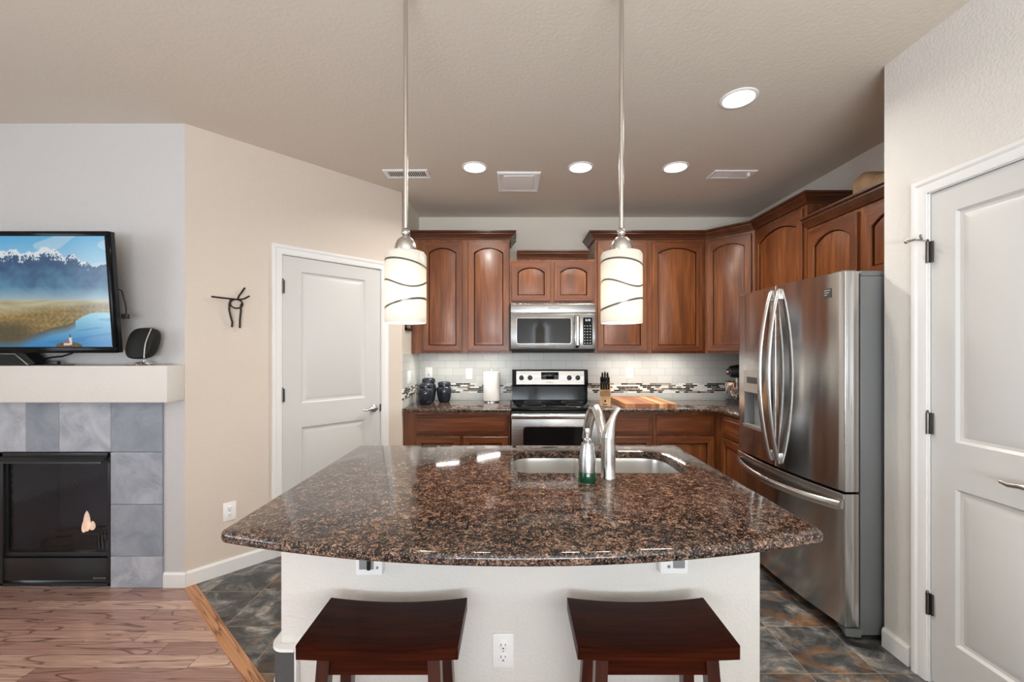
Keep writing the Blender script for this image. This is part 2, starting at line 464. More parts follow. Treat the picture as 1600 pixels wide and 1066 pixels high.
M['oven_glass'] = simple('oven_glass', (0.010, 0.010, 0.011, 1), 0.07, 0, 0.30)
M['grey_side'] = simple('grey_appliance_side', srgb(112, 114, 114), 0.4, 0.2)
M['grey_plastic'] = simple('grey_plastic', srgb(140, 142, 142), 0.4)
M['silver_plastic'] = simple('silver_plastic', srgb(176, 172, 164), 0.3, 0.6)
M['white_plastic'] = simple('white_plastic', srgb(246, 245, 243), 0.3)
M['slot'] = simple('dark_slot', srgb(60, 58, 56), 0.5)
M['paper'] = simple('paper_towel', srgb(240, 238, 233), 0.9)
M['pale_wood'] = wood('pale_beech', srgb(176, 132, 88), srgb(204, 164, 116), srgb(222, 186, 138), 'Z', 0.5, 1, 0)
M['board'] = board_mat('striped_butcher_block')
M['board_end'] = wood('dark_board_edge', srgb(58, 30, 20), srgb(92, 52, 34), srgb(150, 100, 64), 'X', 0.45, 3, 0)
M['glaze'] = glaze('speckled_navy_glaze')
M['shade'] = shade_glass('etched_white_glass')
M['bulb'] = simple('glowing_bulb', (1, 0.9, 0.75, 1), 0.5, emit=(1, 0.88, 0.70, 1), es=7)
M['lens'] = simple('glowing_lens', (1, 1, 1, 1), 0.5, emit=(1, 0.96, 0.90, 1), es=9)
M['led'] = simple('under_cabinet_led', (1, 1, 1, 1), 0.5, emit=(1, 0.96, 0.90, 1), es=9)
M['digits'] = simple('lit_digits', (0.1, 0.1, 0.1, 1), 0.5, emit=(0.75, 0.9, 1, 1), es=1.6)
M['screen'] = screen_mat('lit_screen')
M['weave'] = mesh_weave('black_white_weave')
M['fire_glass'] = fire_glass('rippled_fire_glass')
M['flame'] = simple('gas_flame', (1, 0.7, 0.4, 1), 0.5, emit=(1, 0.66, 0.46, 1), es=1.5)
M['leather'] = leather('tan_leather')
M['soap_glass'] = simple('green_soap', srgb(8, 58, 34), 0.05)
M['photo'] = simple('framed_print', srgb(150, 142, 130), 0.2)
M['steel_bowl'] = simple('sink_steel', (0.64, 0.63, 0.60, 1), 0.30, 1)

# ------------------------------------------------------------------ mesh helpers
class MB:
    def __init__(self):
        self.bm = bmesh.new()

    def _bev(self, verts, off, seg):
        es = set()
        for v in verts: es.update(v.link_edges)
        bmesh.ops.bevel(self.bm, geom=list(es), offset=off, segments=seg, affect='EDGES', profile=0.5, clamp_overlap=True)

    def box(self, x0, x1, y0, y1, z0, z1, bev=0, seg=2):
        vs = [self.bm.verts.new(p) for p in ((x0, y0, z0), (x1, y0, z0), (x1, y1, z0), (x0, y1, z0), (x0, y0, z1), (x1, y0, z1), (x1, y1, z1), (x0, y1, z1))]
        for f in ((3, 2, 1, 0), (4, 5, 6, 7), (0, 1, 5, 4), (1, 2, 6, 5), (2, 3, 7, 6), (3, 0, 4, 7)):
            self.bm.faces.new([vs[i] for i in f])
        if bev: self._bev(vs, bev, seg)
        return self

    def loft(self, rings, cap0=True, cap1=True, closed=True):
        rv = [[self.bm.verts.new(p) for p in r] for r in rings]
        n = len(rings[0])
        for a, b in zip(rv, rv[1:]):
            for i in range(n if closed else n - 1):
                j = (i + 1) % n
                self.bm.faces.new((a[i], a[j], b[j], b[i]))
        if cap0: self.bm.faces.new(rv[0][::-1])
        if cap1: self.bm.faces.new(rv[-1])
        return self

    def prism(self, pts, axis, a0, a1):
        if axis == 'y': f = lambda p, a: (p[0], a, p[1])
        elif axis == 'z': f = lambda p, a: (p[0], p[1], a)
        else: f = lambda p, a: (a, p[0], p[1])
        return self.loft([[f(p, a0) for p in pts], [f(p, a1) for p in pts]])

    def lathe(self, prof, c=(0, 0, 0), seg=32, axis='z', cap0=True, cap1=True):
        rings = []
        for r, h in prof:
            ring = []
            for i in range(seg):
                t = 2 * PI * i / seg
                a, b = r * math.cos(t), r * math.sin(t)
                p = {'z': (a, b, h), 'y': (a, h, b), 'x': (h, a, b)}[axis]
                ring.append((c[0] + p[0], c[1] + p[1], c[2] + p[2]))
            rings.append(ring)
        return self.loft(rings, cap0, cap1)

    def cyl(self, p0, p1, r0, r1=None, seg=20):
        return self.tube([p0, p1], [r0, r0 if r1 is None else r1], seg)

    def tube(self, pts, r, seg=12, flat=None):
        pts = [Vector(p) for p in pts]
        rs = r if isinstance(r, (list, tuple)) else [r] * len(pts)
        up = None
        rings = []
        for i, p in enumerate(pts):
            t = (pts[min(i + 1, len(pts) - 1)] - pts[max(i - 1, 0)]).normalized()
            if up is None:
                up = Vector((0, 0, 1)) if abs(t.z) < 0.9 else Vector((0, 1, 0))
            up = (up - t * up.dot(t)).normalized()
            s = t.cross(up)
            fx, fy = (1, 1) if flat is None else flat
            rings.append([tuple(p + (s * math.cos(2 * PI * k / seg) * fx + up * math.sin(2 * PI * k / seg) * fy) * rs[i]) for k in range(seg)])
        return self.loft(rings)

    def out(self, name, mat, parent=None, smooth=35):
        bm = self.bm
        bmesh.ops.recalc_face_normals(bm, faces=bm.faces[:])
        me = bpy.data.meshes.new(name)
        bm.to_mesh(me)
        bm.free()
        for m in (mat if isinstance(mat, list) else [mat]): me.materials.append(m)
        if smooth:
            me.polygons.foreach_set('use_smooth', [True] * len(me.polygons))
            try: me.set_sharp_from_angle(angle=R(smooth))
            except Exception: pass
        o = bpy.data.objects.new(name, me)
        C.collection.objects.link(o)
        if parent: o.parent = parent
        return o


def bx(name, mat, parent, *a, **k):
    return MB().box(*a, **k).out(name, mat, parent)


def thing(name, label, cat, loc=(0, 0, 0), rotz=0, group=None):
    o = bpy.data.objects.new(name, None)
    C.collection.objects.link(o)
    o.location = loc
    o.rotation_euler = (0, 0, rotz)
    o.empty_display_size = 0.1
    o['label'] = label
    o['category'] = cat
    if group: o['group'] = group
    return o


def tag(o, label, cat, group=None, kind=None):
    o['label'] = label
    o['category'] = cat
    if group: o['group'] = group
    if kind: o['kind'] = kind
    return o


def struct(o, label=None):
    o['kind'] = 'structure'
    o['category'] = o.name.split('_')[0].split('.')[0]
    if label: o['label'] = label
    return o


def copy_tree(o, parent=None):
    c = o.copy()
    C.collection.objects.link(c)
    if parent: c.parent = parent
    for ch in [k for k in list(bpy.data.objects) if k.parent == o]:
        copy_tree(ch, c)
    return c


def text(name, body, size, mat, parent, loc, rot, align='CENTER'):
    cu = bpy.data.curves.new(name, 'FONT')
    cu.body = body
    cu.size = size
    cu.align_x = align
    cu.align_y = 'CENTER'
    cu.extrude = 0.0004
    cu.materials.append(mat)
    tmp = bpy.data.objects.new(name, cu)
    C.collection.objects.link(tmp)
    bpy.context.view_layer.update()
    me = bpy.data.meshes.new_from_object(tmp.evaluated_get(bpy.context.evaluated_depsgraph_get()))
    bpy.data.objects.remove(tmp)
    me.name = name
    o = bpy.data.objects.new(name, me)
    C.collection.objects.link(o)
    o.parent = parent
    o.location = loc
    o.rotation_euler = rot
    return o


# ------------------------------------------------------------------ room shell
H = 2.74
XR, XKR, XKL, XF, YF, YB = 1.7535, 2.379, -0.945, -1.942, 2.46, 4.18
YA = 1.966
PHI = math.atan2(1.07, 0.997)
XL, YR = -4.6, -2.2

def poly_slab(name, pts, mat, z0=-0.1, z1=0.0):
    return MB().prism(pts, 'z', z0, z1).out(name, mat, None, 0)

sd = Vector((0.757, -0.653))
sn = Vector((-0.653, -0.757)) * 0.06
E1 = Vector((-1.043, 1.7514))
E0 = E1 - sd * 1.25
E2 = E1 + sd * 1.6
E3 = Vector((E2.x, YR - 0.1))
F0, F1, F2, F3 = E0 + sn, E1 + sn, E2 + Vector((-0.06, -0.028)), Vector((E2.x - 0.06, YR - 0.1))
struct(poly_slab('floor', [tuple(E0), tuple(E2), tuple(E3), (2.5, YR - 0.1), (2.5, 4.3), (E0.x, 4.3)], M['tile_floor']), 'multicoloured slate tile floor of the kitchen')
struct(poly_slab('floor', [(XL - 0.1, YR - 0.1), tuple(F3), tuple(F2), tuple(F0), (XL - 0.1, F0.y)], M['oak']), 'oak plank floor in front of the fireplace')
struct(poly_slab('trim_1', [tuple(E0), tuple(F0), tuple(F2), tuple(F3), tuple(E3), tuple(E2)], M['oak_strip'], -0.1, 0.001), 'oak border strip between plank floor and slate tile')
struct(bx('ceiling', M['ceiling'], None, XL - 0.1, 2.5, YR - 0.1, 4.3, H, H + 0.1), 'beige textured ceiling')

# fireplace wall with firebox opening
FX0, FX1, FZ1 = -3.03, -2.372, 0.80
w = MB()
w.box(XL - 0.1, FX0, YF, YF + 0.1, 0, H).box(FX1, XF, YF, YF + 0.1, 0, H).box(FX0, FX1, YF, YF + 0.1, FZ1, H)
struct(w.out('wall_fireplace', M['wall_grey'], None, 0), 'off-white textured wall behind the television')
# angled wall with door opening (local frame)
DA0, DA1, DH = 0.525, 1.269, 2.06
LA = 1.4625
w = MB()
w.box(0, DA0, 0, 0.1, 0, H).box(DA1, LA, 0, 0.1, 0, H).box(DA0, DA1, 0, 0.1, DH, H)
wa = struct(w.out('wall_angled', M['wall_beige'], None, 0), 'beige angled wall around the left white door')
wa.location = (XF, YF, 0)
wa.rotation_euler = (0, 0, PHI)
struct(bx('wall_kitchen_left', M['wall_greige'], None, XKL - 0.1, XKL, 3.53, YB + 0.1, 0, H), 'short left side wall of the kitchen')
struct(bx('wall_kitchen_rear', M['wall_greige'], None, XKL, XKR, YB, YB + 0.1, 0, H), 'rear kitchen wall above the cabinets')
struct(bx('wall_kitchen_right', M['wall_white'], None, XKR, XKR + 0.1, YA - 0.1, YB + 0.1, 0, H), 'right kitchen wall behind the refrigerator')
struct(bx('wall_alcove', M['wall_white'], None, XR, XKR, YA - 0.1, YA, 0, H), 'short return wall beside the refrigerator')
# right wall with door opening
DR1, DR0 = 1.757, 1.293
w = MB()
w.box(XR, XR + 0.1, DR1, YA - 0.1, 0, H).box(XR, XR + 0.1, YR - 0.1, DR0, 0, H).box(XR, XR + 0.1, DR0, DR1, DH, H)
struct(w.out('wall_right', M['wall_white'], None, 0), 'off-white wall around the right white door')
# walls behind the camera, with window openings
w = MB()
w.box(XL - 0.1, -1.55, YR - 0.1, YR, 0, H).box(0.15, 0.42, YR - 0.1, YR, 0, H).box(0.88, XR, YR - 0.1, YR, 0, H)
w.box(-1.55, 0.15, YR - 0.1, YR, 2.12, H).box(0.42, 0.88, YR - 0.1, YR, 2.05, H).box(0.42, 0.88, YR - 0.1, YR, 0, 1.45)
struct(w.out('wall_rear', M['wall_white'], None, 0))
w = MB()
w.box(XL - 0.1, XL, YR, -1.88, 0, H).box(XL - 0.1, XL, 0.08, YF, 0, H).box(XL - 0.1, XL, -1.88, 0.08, 0, 0.62).box(XL - 0.1, XL, -1.88, 0.08, 2.38, H)
struct(w.out('wall_left', M['wall_white'], None, 0))

def window(name, axis, a0, a1, z0, z1, pos, mull):
    w = MB()
    def b(u0, u1, v0, v1):
        if axis == 'x': w.box(u0, u1, pos - 0.025, pos + 0.025, v0, v1)
        else: w.box(pos - 0.025, pos + 0.025, u0, u1, v0, v1)
    b(a0, a1, z0, z0 + 0.05); b(a0, a1, z1 - 0.05, z1); b(a0, a0 + 0.05, z0, z1); b(a1 - 0.05, a1, z0, z1)
    for m_ in mull: b(m_ - 0.03, m_ + 0.03, z0, z1)
    struct(w.out(name, M['trim'], None, 0))
window('window_1', 'x', -1.55, 0.15, 0.0, 2.12, YR - 0.03, (-0.7,))
window('window_2', 'x', 0.42, 0.88, 1.45, 2.05, YR - 0.03, ())
window('window_3', 'y', -1.88, 0.08, 0.62, 2.38, XL - 0.03, (-0.9,))

# baseboards
def base_prof(t=0.013, h=0.088):
    return [(0, 0), (-t, 0), (-t, h - 0.012), (-t + 0.006, h), (0, h)]
b = MB().loft([[(x, YF + p[0], p[1]) for p in base_prof()] for x in (-2.062, XF + 0.013)]).out('baseboard_fireplace', M['trim'], None, 0)
struct(b, 'white baseboard block right of the slate surround')
b = MB().loft([[(x, p[0], p[1]) for p in base_prof()] for x in (-0.006, 0.462)]).out('baseboard_angled', M['trim'], None, 0)
b.location = (XF, YF, 0); b.rotation_euler = (0, 0, PHI)
struct(b, 'white baseboard along the beige angled wall')
b = MB().loft([[(x, p[0], p[1]) for p in base_prof()] for x in (1.338, LA + 0.005)]).out('baseboard_angled', M['trim'], None, 0)
b.location = (XF, YF, 0); b.rotation_euler = (0, 0, PHI)
struct(b, 'white baseboard right of the left door')
b = MB().loft([[(XR + p[0], y, p[1]) for p in base_prof()] for y in (1.835, YA)]).out('baseboard_right', M['trim'], None, 0)
struct(b, 'white baseboard between right door and refrigerator')
b = MB().loft([[(XR + p[0], y, p[1]) for p in base_prof()] for y in (YR, 1.215)]).out('baseboard_right', M['trim'], None, 0)
struct(b)

# backsplash tile
struct(bx('backsplash', M['subway_x'], None, XKL + 0.008, XKR - 0.008, YB - 0.008, YB, 0.905, 1.3715), 'pale glass subway tile with mosaic band on rear wall')
struct(bx('backsplash', M['subway_y'], None, XKL, XKL + 0.008, 3.535, YB, 0.905, 1.3715), 'pale subway tile return on the left kitchen wall')
struct(bx('backsplash', M['subway_y'], None, XKR - 0.008, XKR, 2.92, YB, 0.905, 1.3715), 'pale subway tile on the right kitchen wall')

# ------------------------------------------------------------------ doors
def casing(parent, x0, x1, h, wd=0.062):
    """moulded casing around an opening x0..x1, height h, wall face at y=0, room at -y"""
    c = MB()
    prof = [(0, 0), (0, -0.010), (0.010, -0.013), (0.034, -0.013), (0.044, -0.018), (wd - 0.004, -0.018), (wd, -0.014), (wd, 0)]
    rings = []
    for (sx, sz, mx, mz) in ((x0, 0, -1, 0), (x0, h, -1, 1), (x1, h, 1, 1), (x1, 0, 1, 0)):
        rings.append([(sx + mx * p[0], p[1], sz + mz * p[0]) for p in prof])
    c.loft(rings)
    c.out('casing', M['trim'], parent, 25)
    j = MB()
    j.box(x0 - 0.004, x0 + 0.004, -0.004, 0.1, 0, h).box(x1 - 0.004, x1 + 0.004, -0.004, 0.1, 0, h).box(x0, x1, -0.004, 0.1, h - 0.004, h + 0.004)
    j.box(x0 + 0.004, x0 + 0.016, 0.045, 0.06, 0, h).box(x1 - 0.016, x1 - 0.004, 0.045, 0.06, 0, h)
    j.out('jamb', M['trim'], parent, 0)


def door_slab(x0, x1, z0, z1, panels, t=0.035, yf=0.004):
    """two-panel moulded door; front face at y=yf, room at -y"""
    m_ = MB()
    bm = m_.bm
    xs = sorted({x0, x1} | {p[0] for p in panels} | {p[1] for p in panels})
    zs = sorted({z0, z1} | {p[2] for p in panels} | {p[3] for p in panels})
    def isp(a, b_, c, d):
        return any(abs(a - p[0]) < 1e-6 and abs(b_ - p[1]) < 1e-6 and c >= p[2] - 1e-6 and d <= p[3] + 1e-6 for p in panels)
    g = {}
    def V(x, y, z):
        k = (round(x, 5), round(y, 5), round(z, 5))
        if k not in g: g[k] = bm.verts.new((x, y, z))
        return g[k]
    for i in range(len(xs) - 1):
        for j in range(len(zs) - 1):
            if isp(xs[i], xs[i + 1], zs[j], zs[j + 1]): continue
            bm.faces.new((V(xs[i], yf, zs[j]), V(xs[i + 1], yf, zs[j]), V(xs[i + 1], yf, zs[j + 1]), V(xs[i], yf, zs[j + 1])))
    for (a, b_, c, d) in panels:
        prev = None
        for ins, dep in ((0, 0), (0.010, 0.009), (0.022, 0.011), (0.050, 0.003)):
            q = [V(a + ins, yf + dep, c + ins), V(b_ - ins, yf + dep, c + ins), V(b_ - ins, yf + dep, d - ins), V(a + ins, yf + dep, d - ins)]
            if prev:
                for k in range(4):
                    bm.faces.new((prev[k], prev[(k + 1) % 4], q[(k + 1) % 4], q[k]))
            prev = q
        bm.faces.new(prev)
    # edges and back
    yb = yf + t
    zz = zs
    for j in range(len(zs) - 1):
        bm.faces.new((V(x0, yf, zs[j]), V(x0, yf, zs[j + 1]), V(x0, yb, zs[j + 1]), V(x0, yb, zs[j])))
        bm.faces.new((V(x1, yf, zs[j]), V(x1, yf, zs[j + 1]), V(x1, yb, zs[j + 1]), V(x1, yb, zs[j])))
    for i in range(len(xs) - 1):
        bm.faces.new((V(xs[i], yf, z0), V(xs[i + 1], yf, z0), V(xs[i + 1], yb, z0), V(xs[i], yb, z0)))
        bm.faces.new((V(xs[i], yf, z1), V(xs[i + 1], yf, z1), V(xs[i + 1], yb, z1), V(xs[i], yb, z1)))
    bm.faces.new([V(x0, yb, z) for z in zs] + [V(x1, yb, z) for z in zs[::-1]])
    return m_


def hinge(parent, x, z, flip=1):
    h = MB()
    h.cyl((x, -0.008, z - 0.045), (x, -0.008, z + 0.045), 0.0065, seg=12)
    h.lathe([(0.003, z + 0.045), (0.006, z + 0.048), (0.003, z + 0.055)], (x, -0.008, 0), 12)
    h.box(x - 0.016, x + 0.016, -0.004, 0.003, z - 0.044, z + 0.044)
    return h.out('hinge', M['dark_metal'], parent)


def lever(parent, x, z, dirx, yf=0.004, mat='nickel'):
    r = MB()
    r.lathe([(0.026, yf), (0.031, yf - 0.004), (0.030, yf - 0.010), (0.018, yf - 0.016), (0.012, yf - 0.02), (0.011, yf - 0.05)], (x, 0, z), 28, 'y')
    o = r.out('handle', M[mat], parent)
    l = MB()
    pts = [(x, yf - 0.046, z), (x + dirx * 0.02, yf - 0.052, z + 0.002), (x + dirx * 0.05, yf - 0.052, z + 0.001), (x + dirx * 0.085, yf - 0.05, z - 0.005), (x + dirx * 0.112, yf - 0.046, z - 0.001)]
    l.tube(pts, [0.011, 0.010, 0.0085, 0.0075, 0.006], 14, (0.7, 1.0))
    l.out('lever', M[mat], o)
    return o


def door(name, label, loc, rotz, x0, x1, hx, lx, ldir, hz, panels):
    d = thing(name, label, 'door', loc, rotz)
    d['kind'] = 'structure'
    casing(d, x0, x1, DH)
    s = door_slab(x0 + 0.007, x1 - 0.007, 0.012, DH - 0.007, panels).out('door_panel', M['door'], d, 20)
    for z in hz: hinge(d, hx, z)
    lever(d, lx, 0.935, ldir)
    return d


d1 = door('door_1', 'white two-panel door in the beige angled wall', (XF, YF, 0), PHI, DA0, DA1, DA0 + 0.004, 1.205, -1, (1.836, 1.09, 0.30),
          [(0.655, 1.137, 1.025, 1.955), (0.655, 1.137, 0.22, 0.855)])
bx('latch_plate', M['dark_metal'], d1, DA1 - 0.011, DA1 - 0.003, -0.006, 0.002, 0.905, 0.965)
# right door: local -y faces -x world, local +x towards the camera
RZ = R(-90)
d2 = door('door_2', 'white two-panel door in the wall right of the refrigerator', (XR, DR1, 0), RZ, 0.0, 0.464, 0.004, 0.405, -1, (1.81, 1.09, 0.33),
          [(0.103, 0.361, 1.03, 1.955), (0.103, 0.361, 0.22, 0.845)])
# hinge pin door stop
ds = MB()
ds.cyl((0.004, -0.012, 1.858), (-0.012, -0.045, 1.868), 0.004, seg=10)
ds.cyl((-0.012, -0.045, 1.868), (-0.036, -0.060, 1.866), 0.006, seg=10)
ds.lathe([(0.004, 0), (0.010, 0.004), (0.010, 0.012), (0.004, 0.016)], (-0.036, -0.064, 1.866), 14, 'y')
ds.cyl((0.000, -0.03, 1.866), (0.012, -0.046, 1.88), 0.005, seg=10)
ds.out('door_stop', M['chrome'], d2)

# ------------------------------------------------------------------ fireplace, mantel, television
mt = MB()
mt.box(-3.62, XF, 2.332, YF, 1.104, 1.312, 0.006, 2)
tag(mt.out('mantel', M['wall_white'], None), 'white textured box mantel below the television', 'mantel')

sur = MB()
yf0, yf1 = YF - 0.014, YF
def tile(x0, x1, z0, z1):
    sur.box(x0 + 0.001, x1 - 0.001, yf0, yf1, z0 + 0.001, z1 - 0.001, 0.002, 1)
SR = -2.064
TX = [SR, SR - 0.304, SR - 0.608, SR - 0.804, SR - 1.108, SR - 1.412]
for a, b_ in zip(TX, TX[1:]): tile(b_, a, 0.800, 1.102)
for side in (0, 1):
    xa = (SR - 0.306, SR) if side == 0 else (SR - 1.412, SR - 1.106 + 0.14)
    for z0, z1 in ((0.0, 0.186), (0.186, 0.492), (0.492, 0.800)):
        if side == 0: tile(-2.370, xa[1], z0, z1)
        else: tile(-3.476, -3.032, z0, z1)
tag(sur.out('slate_surround', M['slate'], None), 'grey slate tile surround framing the fireplace opening', 'tile surround')

fp = thing('fireplace', 'black gas fireplace set into the grey slate surround', 'fireplace', (-2.70, YF, 0))
fx0, fx1 = -0.328, 0.326
f = MB()
yq = -0.012
f.box(fx0, fx0 + 0.024, yq, 0.03, 0.01, 0.795, 0.002).box(fx1 - 0.016, fx1, yq, 0.03, 0.01, 0.795, 0.002)
f.box(fx0, fx1, yq, 0.03, 0.01, 0.026, 0.002).box(fx0, fx1, yq, 0.03, 0.765, 0.795, 0.002)
f.box(fx0, fx1, -0.002, 0.03, 0.180, 0.205, 0.002)
f.out('frame', M['black_satin'], fp)
hd = MB()
hd.loft([[(x, -0.010, 0.778), (x, -0.052, 0.752), (x, -0.054, 0.742), (x, -0.048, 0.742), (x, -0.010, 0.760)] for x in (fx0 + 0.02, fx1 - 0.012)])
hd.out('hood', M['black_satin'], fp, 20)
lp = bx('lower_panel', M['black_satin'], fp, fx0 + 0.02, fx1 - 0.014, -0.008, 0.02, 0.040, 0.172, bev=0.003)
text('lettering', 'HEATILATOR', 0.013, M['silver_plastic'], lp, (0.262, -0.0095, 0.055), (R(90), 0, 0))
fb = MB()
fb.box(fx0 + 0.005, fx1 - 0.005, 0.30, 0.31, 0.14, 0.77).box(fx0 + 0.01, fx0 + 0.02, 0.032, 0.30, 0.15, 0.76).box(fx1 - 0.02, fx1 - 0.01, 0.032, 0.30, 0.15, 0.76)
fb.box(fx0 + 0.01, fx1 - 0.01, 0.032, 0.31, 0.14, 0.15).box(fx0 + 0.01, fx1 - 0.01, 0.032, 0.31, 0.76, 0.77)
fb.out('firebox', M['firebox'], fp, 0)
bx('glass', M['fire_glass'], fp, fx0 + 0.036, fx1 - 0.018, 0.010, 0.014, 0.205, 0.74)
bx('glass_frame', M['black_satin'], fp, fx0 + 0.024, fx0 + 0.036, 0.004, 0.03, 0.205, 0.765)
lg = MB()
for k, (x, y, dx, r) in enumerate(((-0.08, 0.15, 0.16, 0.03), (0.08, 0.17, 0.14, 0.028), (0.0, 0.2, 0.2, 0.03))):
    lg.cyl((x - dx, y, 0.185 + 0.02 * k), (x + dx, y + 0.03, 0.195 + 0.03 * k), r, r * 0.8, 12)
lg.out('log', M['black_matte'], fp)
fl = MB()
for (x, z0, hh, r) in ((0.055, 0.278, 0.125, 0.017), (0.090, 0.285, 0.055, 0.014), (0.036, 0.270, 0.07, 0.010)):
    fl.lathe([(r * 0.5, z0), (r * 0.95, z0 + hh * 0.2), (r, z0 + hh * 0.4), (r * 0.85, z0 + hh * 0.62), (r * 0.6, z0 + hh * 0.82), (r * 0.25, z0 + hh * 0.95), (0.001, z0 + hh)], (x, 0.12, 0), 14)
fl.out('flame', M['flame'], fp)
br_ = MB().box(-0.02, 0.14, 0.10, 0.15, 0.15, 0.265, 0.01).out('burner', M['black_matte'], fp)

# television (tilted forward, on the wall above the mantel)
TW, TH = 1.07, 0.66
tv = thing('television', 'flat black television above the mantel showing lake and mountains', 'television', (-2.181 - TW / 2, 2.29, 1.383))
tv.rotation_euler = (R(4.3), 0, 0)
fr = MB()
bt, bs, bb = 0.026, 0.026, 0.034
fr.box(-TW / 2, TW / 2, 0, 0.014, TH - bt, TH, 0.004).box(-TW / 2, TW / 2, 0, 0.014, 0, bb, 0.004)
fr.box(-TW / 2, -TW / 2 + bs, 0, 0.014, bb, TH - bt, 0.004).box(TW / 2 - bs, TW / 2, 0, 0.014, bb, TH - bt, 0.004)
fr.out('bezel', M['black_gloss'], tv)
bs_ = MB()
bs_.loft([[(sx * (TW / 2 - i), y, z) for sx, z in ((-1, i), (1, i), (1, TH - i), (-1, TH - i))] for i, y in ((0.001, 0.014), (0.001, 0.036), (0.03, 0.052), (0.16, 0.066))])
bs_.out('back_shell', M['black_satin'], tv, 20)
br2 = MB().box(-0.16, 0.16, 0.066, 0.105, 0.24, 0.44, 0.004).box(-0.1, -0.06, 0.08, 0.112, 0.16, 0.52).box(0.06, 0.1, 0.08, 0.112, 0.16, 0.52)
br2.out('wall_bracket', M['black_matte'], tv)

def tv_picture(u, v):
    """u 0..1 left-right over the whole screen, v 0..1 bottom-top; returns linear rgb"""
    px = 0.43 + 0.0  # screen part seen in the photo starts here
    s = (u - px) / (1 - px)          # 0..1 over the visible width
    fbm = lambda x, k: sum(math.sin(x * f_ + k * (i + 1) * 1.7) / (1 + i) for i, f_ in enumerate((5.1, 11.7, 23.3, 47.9, 91.0)))
    nz = lambda x, y, f_: math.sin(x * f_ + 2.1 * math.sin(y * f_ * 0.7)) * math.cos(y * f_ * 1.3 + 1.7 * math.sin(x * f_ * 0.9))
    pts = [(-0.9, 0.80), (-0.4, 0.84), (0.0, 0.865), (0.10, 0.875), (0.16, 0.875), (0.22, 0.845), (0.33, 0.86), (0.44, 0.905), (0.52, 0.88), (0.60, 0.82), (0.68, 0.835), (0.76, 0.79), (0.86, 0.73), (0.95, 0.735), (1.0, 0.75)]
    ridge = 0.7
    for (a, b0), (c, d) in zip(pts, pts[1:]):
        if a <= s <= c: ridge = b0 + (d - b0) * (s - a) / (c - a)
    ridge += 0.008 * fbm(s * 9, 1)
    def mix(a, b_, t):
        t = max(0, min(1, t)); return tuple(x + (y - x) * t for x, y in zip(a, b_))
    if v > ridge:
        c = mix((176, 214, 236), (92, 178, 226), (v - 0.72) / 0.28 + 0.25 * (0.5 - s))
        if nz(s * 1.3, v * 3, 4.0) > 0.55: c = mix(c, (214, 230, 240), 0.5)
    elif v > 0.43:
        d = ridge - v
        snow = d + 0.030 * nz(s, v, 40) + 0.030 * nz(s, v, 90) + 0.02 * nz(s, v * 0.4, 150)
        lim = 0.045 if s < 0.62 else 0.02
        rock = mix((40, 82, 124), (86, 140, 172), (0.74 - v) / 0.26 + 0.28 * nz(s, v, 12) + 0.15 * nz(s, v, 34))
        c = mix((232, 238, 244), rock, (snow - lim) / 0.03) if ridge > 0.77 else rock
        c = mix(c, (172, 192, 200), max(0, (0.55 - v) / 0.12) * 0.9)
    else:
        # land band, forest, lake
        shore = [(-0.9, 0.10), (0.0, 0.05), (0.12, 0.065), (0.28, 0.12), (0.42, 0.17), (0.58, 0.20), (0.66, 0.235), (0.74, 0.28), (0.82, 0.31), (1.0, 0.315)]
        sh = 0.3
        for (a, b0), (c_, d) in zip(shore, shore[1:]):
            if a <= s <= c_: sh = b0 + (d - b0) * (s - a) / (c_ - a)
        if v > sh:
            far = (v - sh) / max(0.43 - sh, 0.01)
            t = nz(s, v, 55) * 0.5 + nz(s, v * 2, 120) * 0.5
            forest = mix((110, 98, 56), (190, 152, 84), 0.5 + 0.6 * t)
            field = mix((170, 160, 120), (196, 190, 160), 0.5 + 0.5 * nz(s, v * 6, 9))
            c = mix(forest, field, (far - 0.55) / 0.3)
            c = mix(c, (64, 60, 40), 0.75 * max(0, min(1, (0.42 - s) / 0.3)) * max(0, min(1, (0.27 - v) / 0.1)))
        else:
            dep = sh - v
            c = mix((150, 210, 232), (52, 140, 200), (0.28 - v) / 0.25)
            if dep < 0.075 and s < 0.66: c = mix((92, 80, 62), c, dep / 0.075)
            if nz(s * 0.7, v * 5, 7) > 0.5: c = mix(c, (34, 112, 176), 0.35)
        # islet with a small church
        e = ((s - 0.585) / 0.125) ** 2 + ((v - 0.0) / 0.055) ** 2
        if e < 1 and v < 0.055 - 0.03 * abs(s - 0.585) / 0.12:
            c = mix((60, 84, 44), (146, 72, 48), 0.5 + 0.6 * nz(s, v, 60))
        if abs(s - 0.60) < 0.014 and 0.02 < v < 0.085: c = (236, 226, 212)
        if abs(s - 0.60) < 0.010 * (0.125 - v) / 0.04 and 0.085 <= v < 0.125: c = (58, 52, 50)
        if abs(s - 0.565) < 0.028 and 0.015 < v < 0.05: c = (222, 214, 200) if v < 0.035 else (176, 82, 56)
    return srgb(*[max(0, min(255, k)) for k in c])

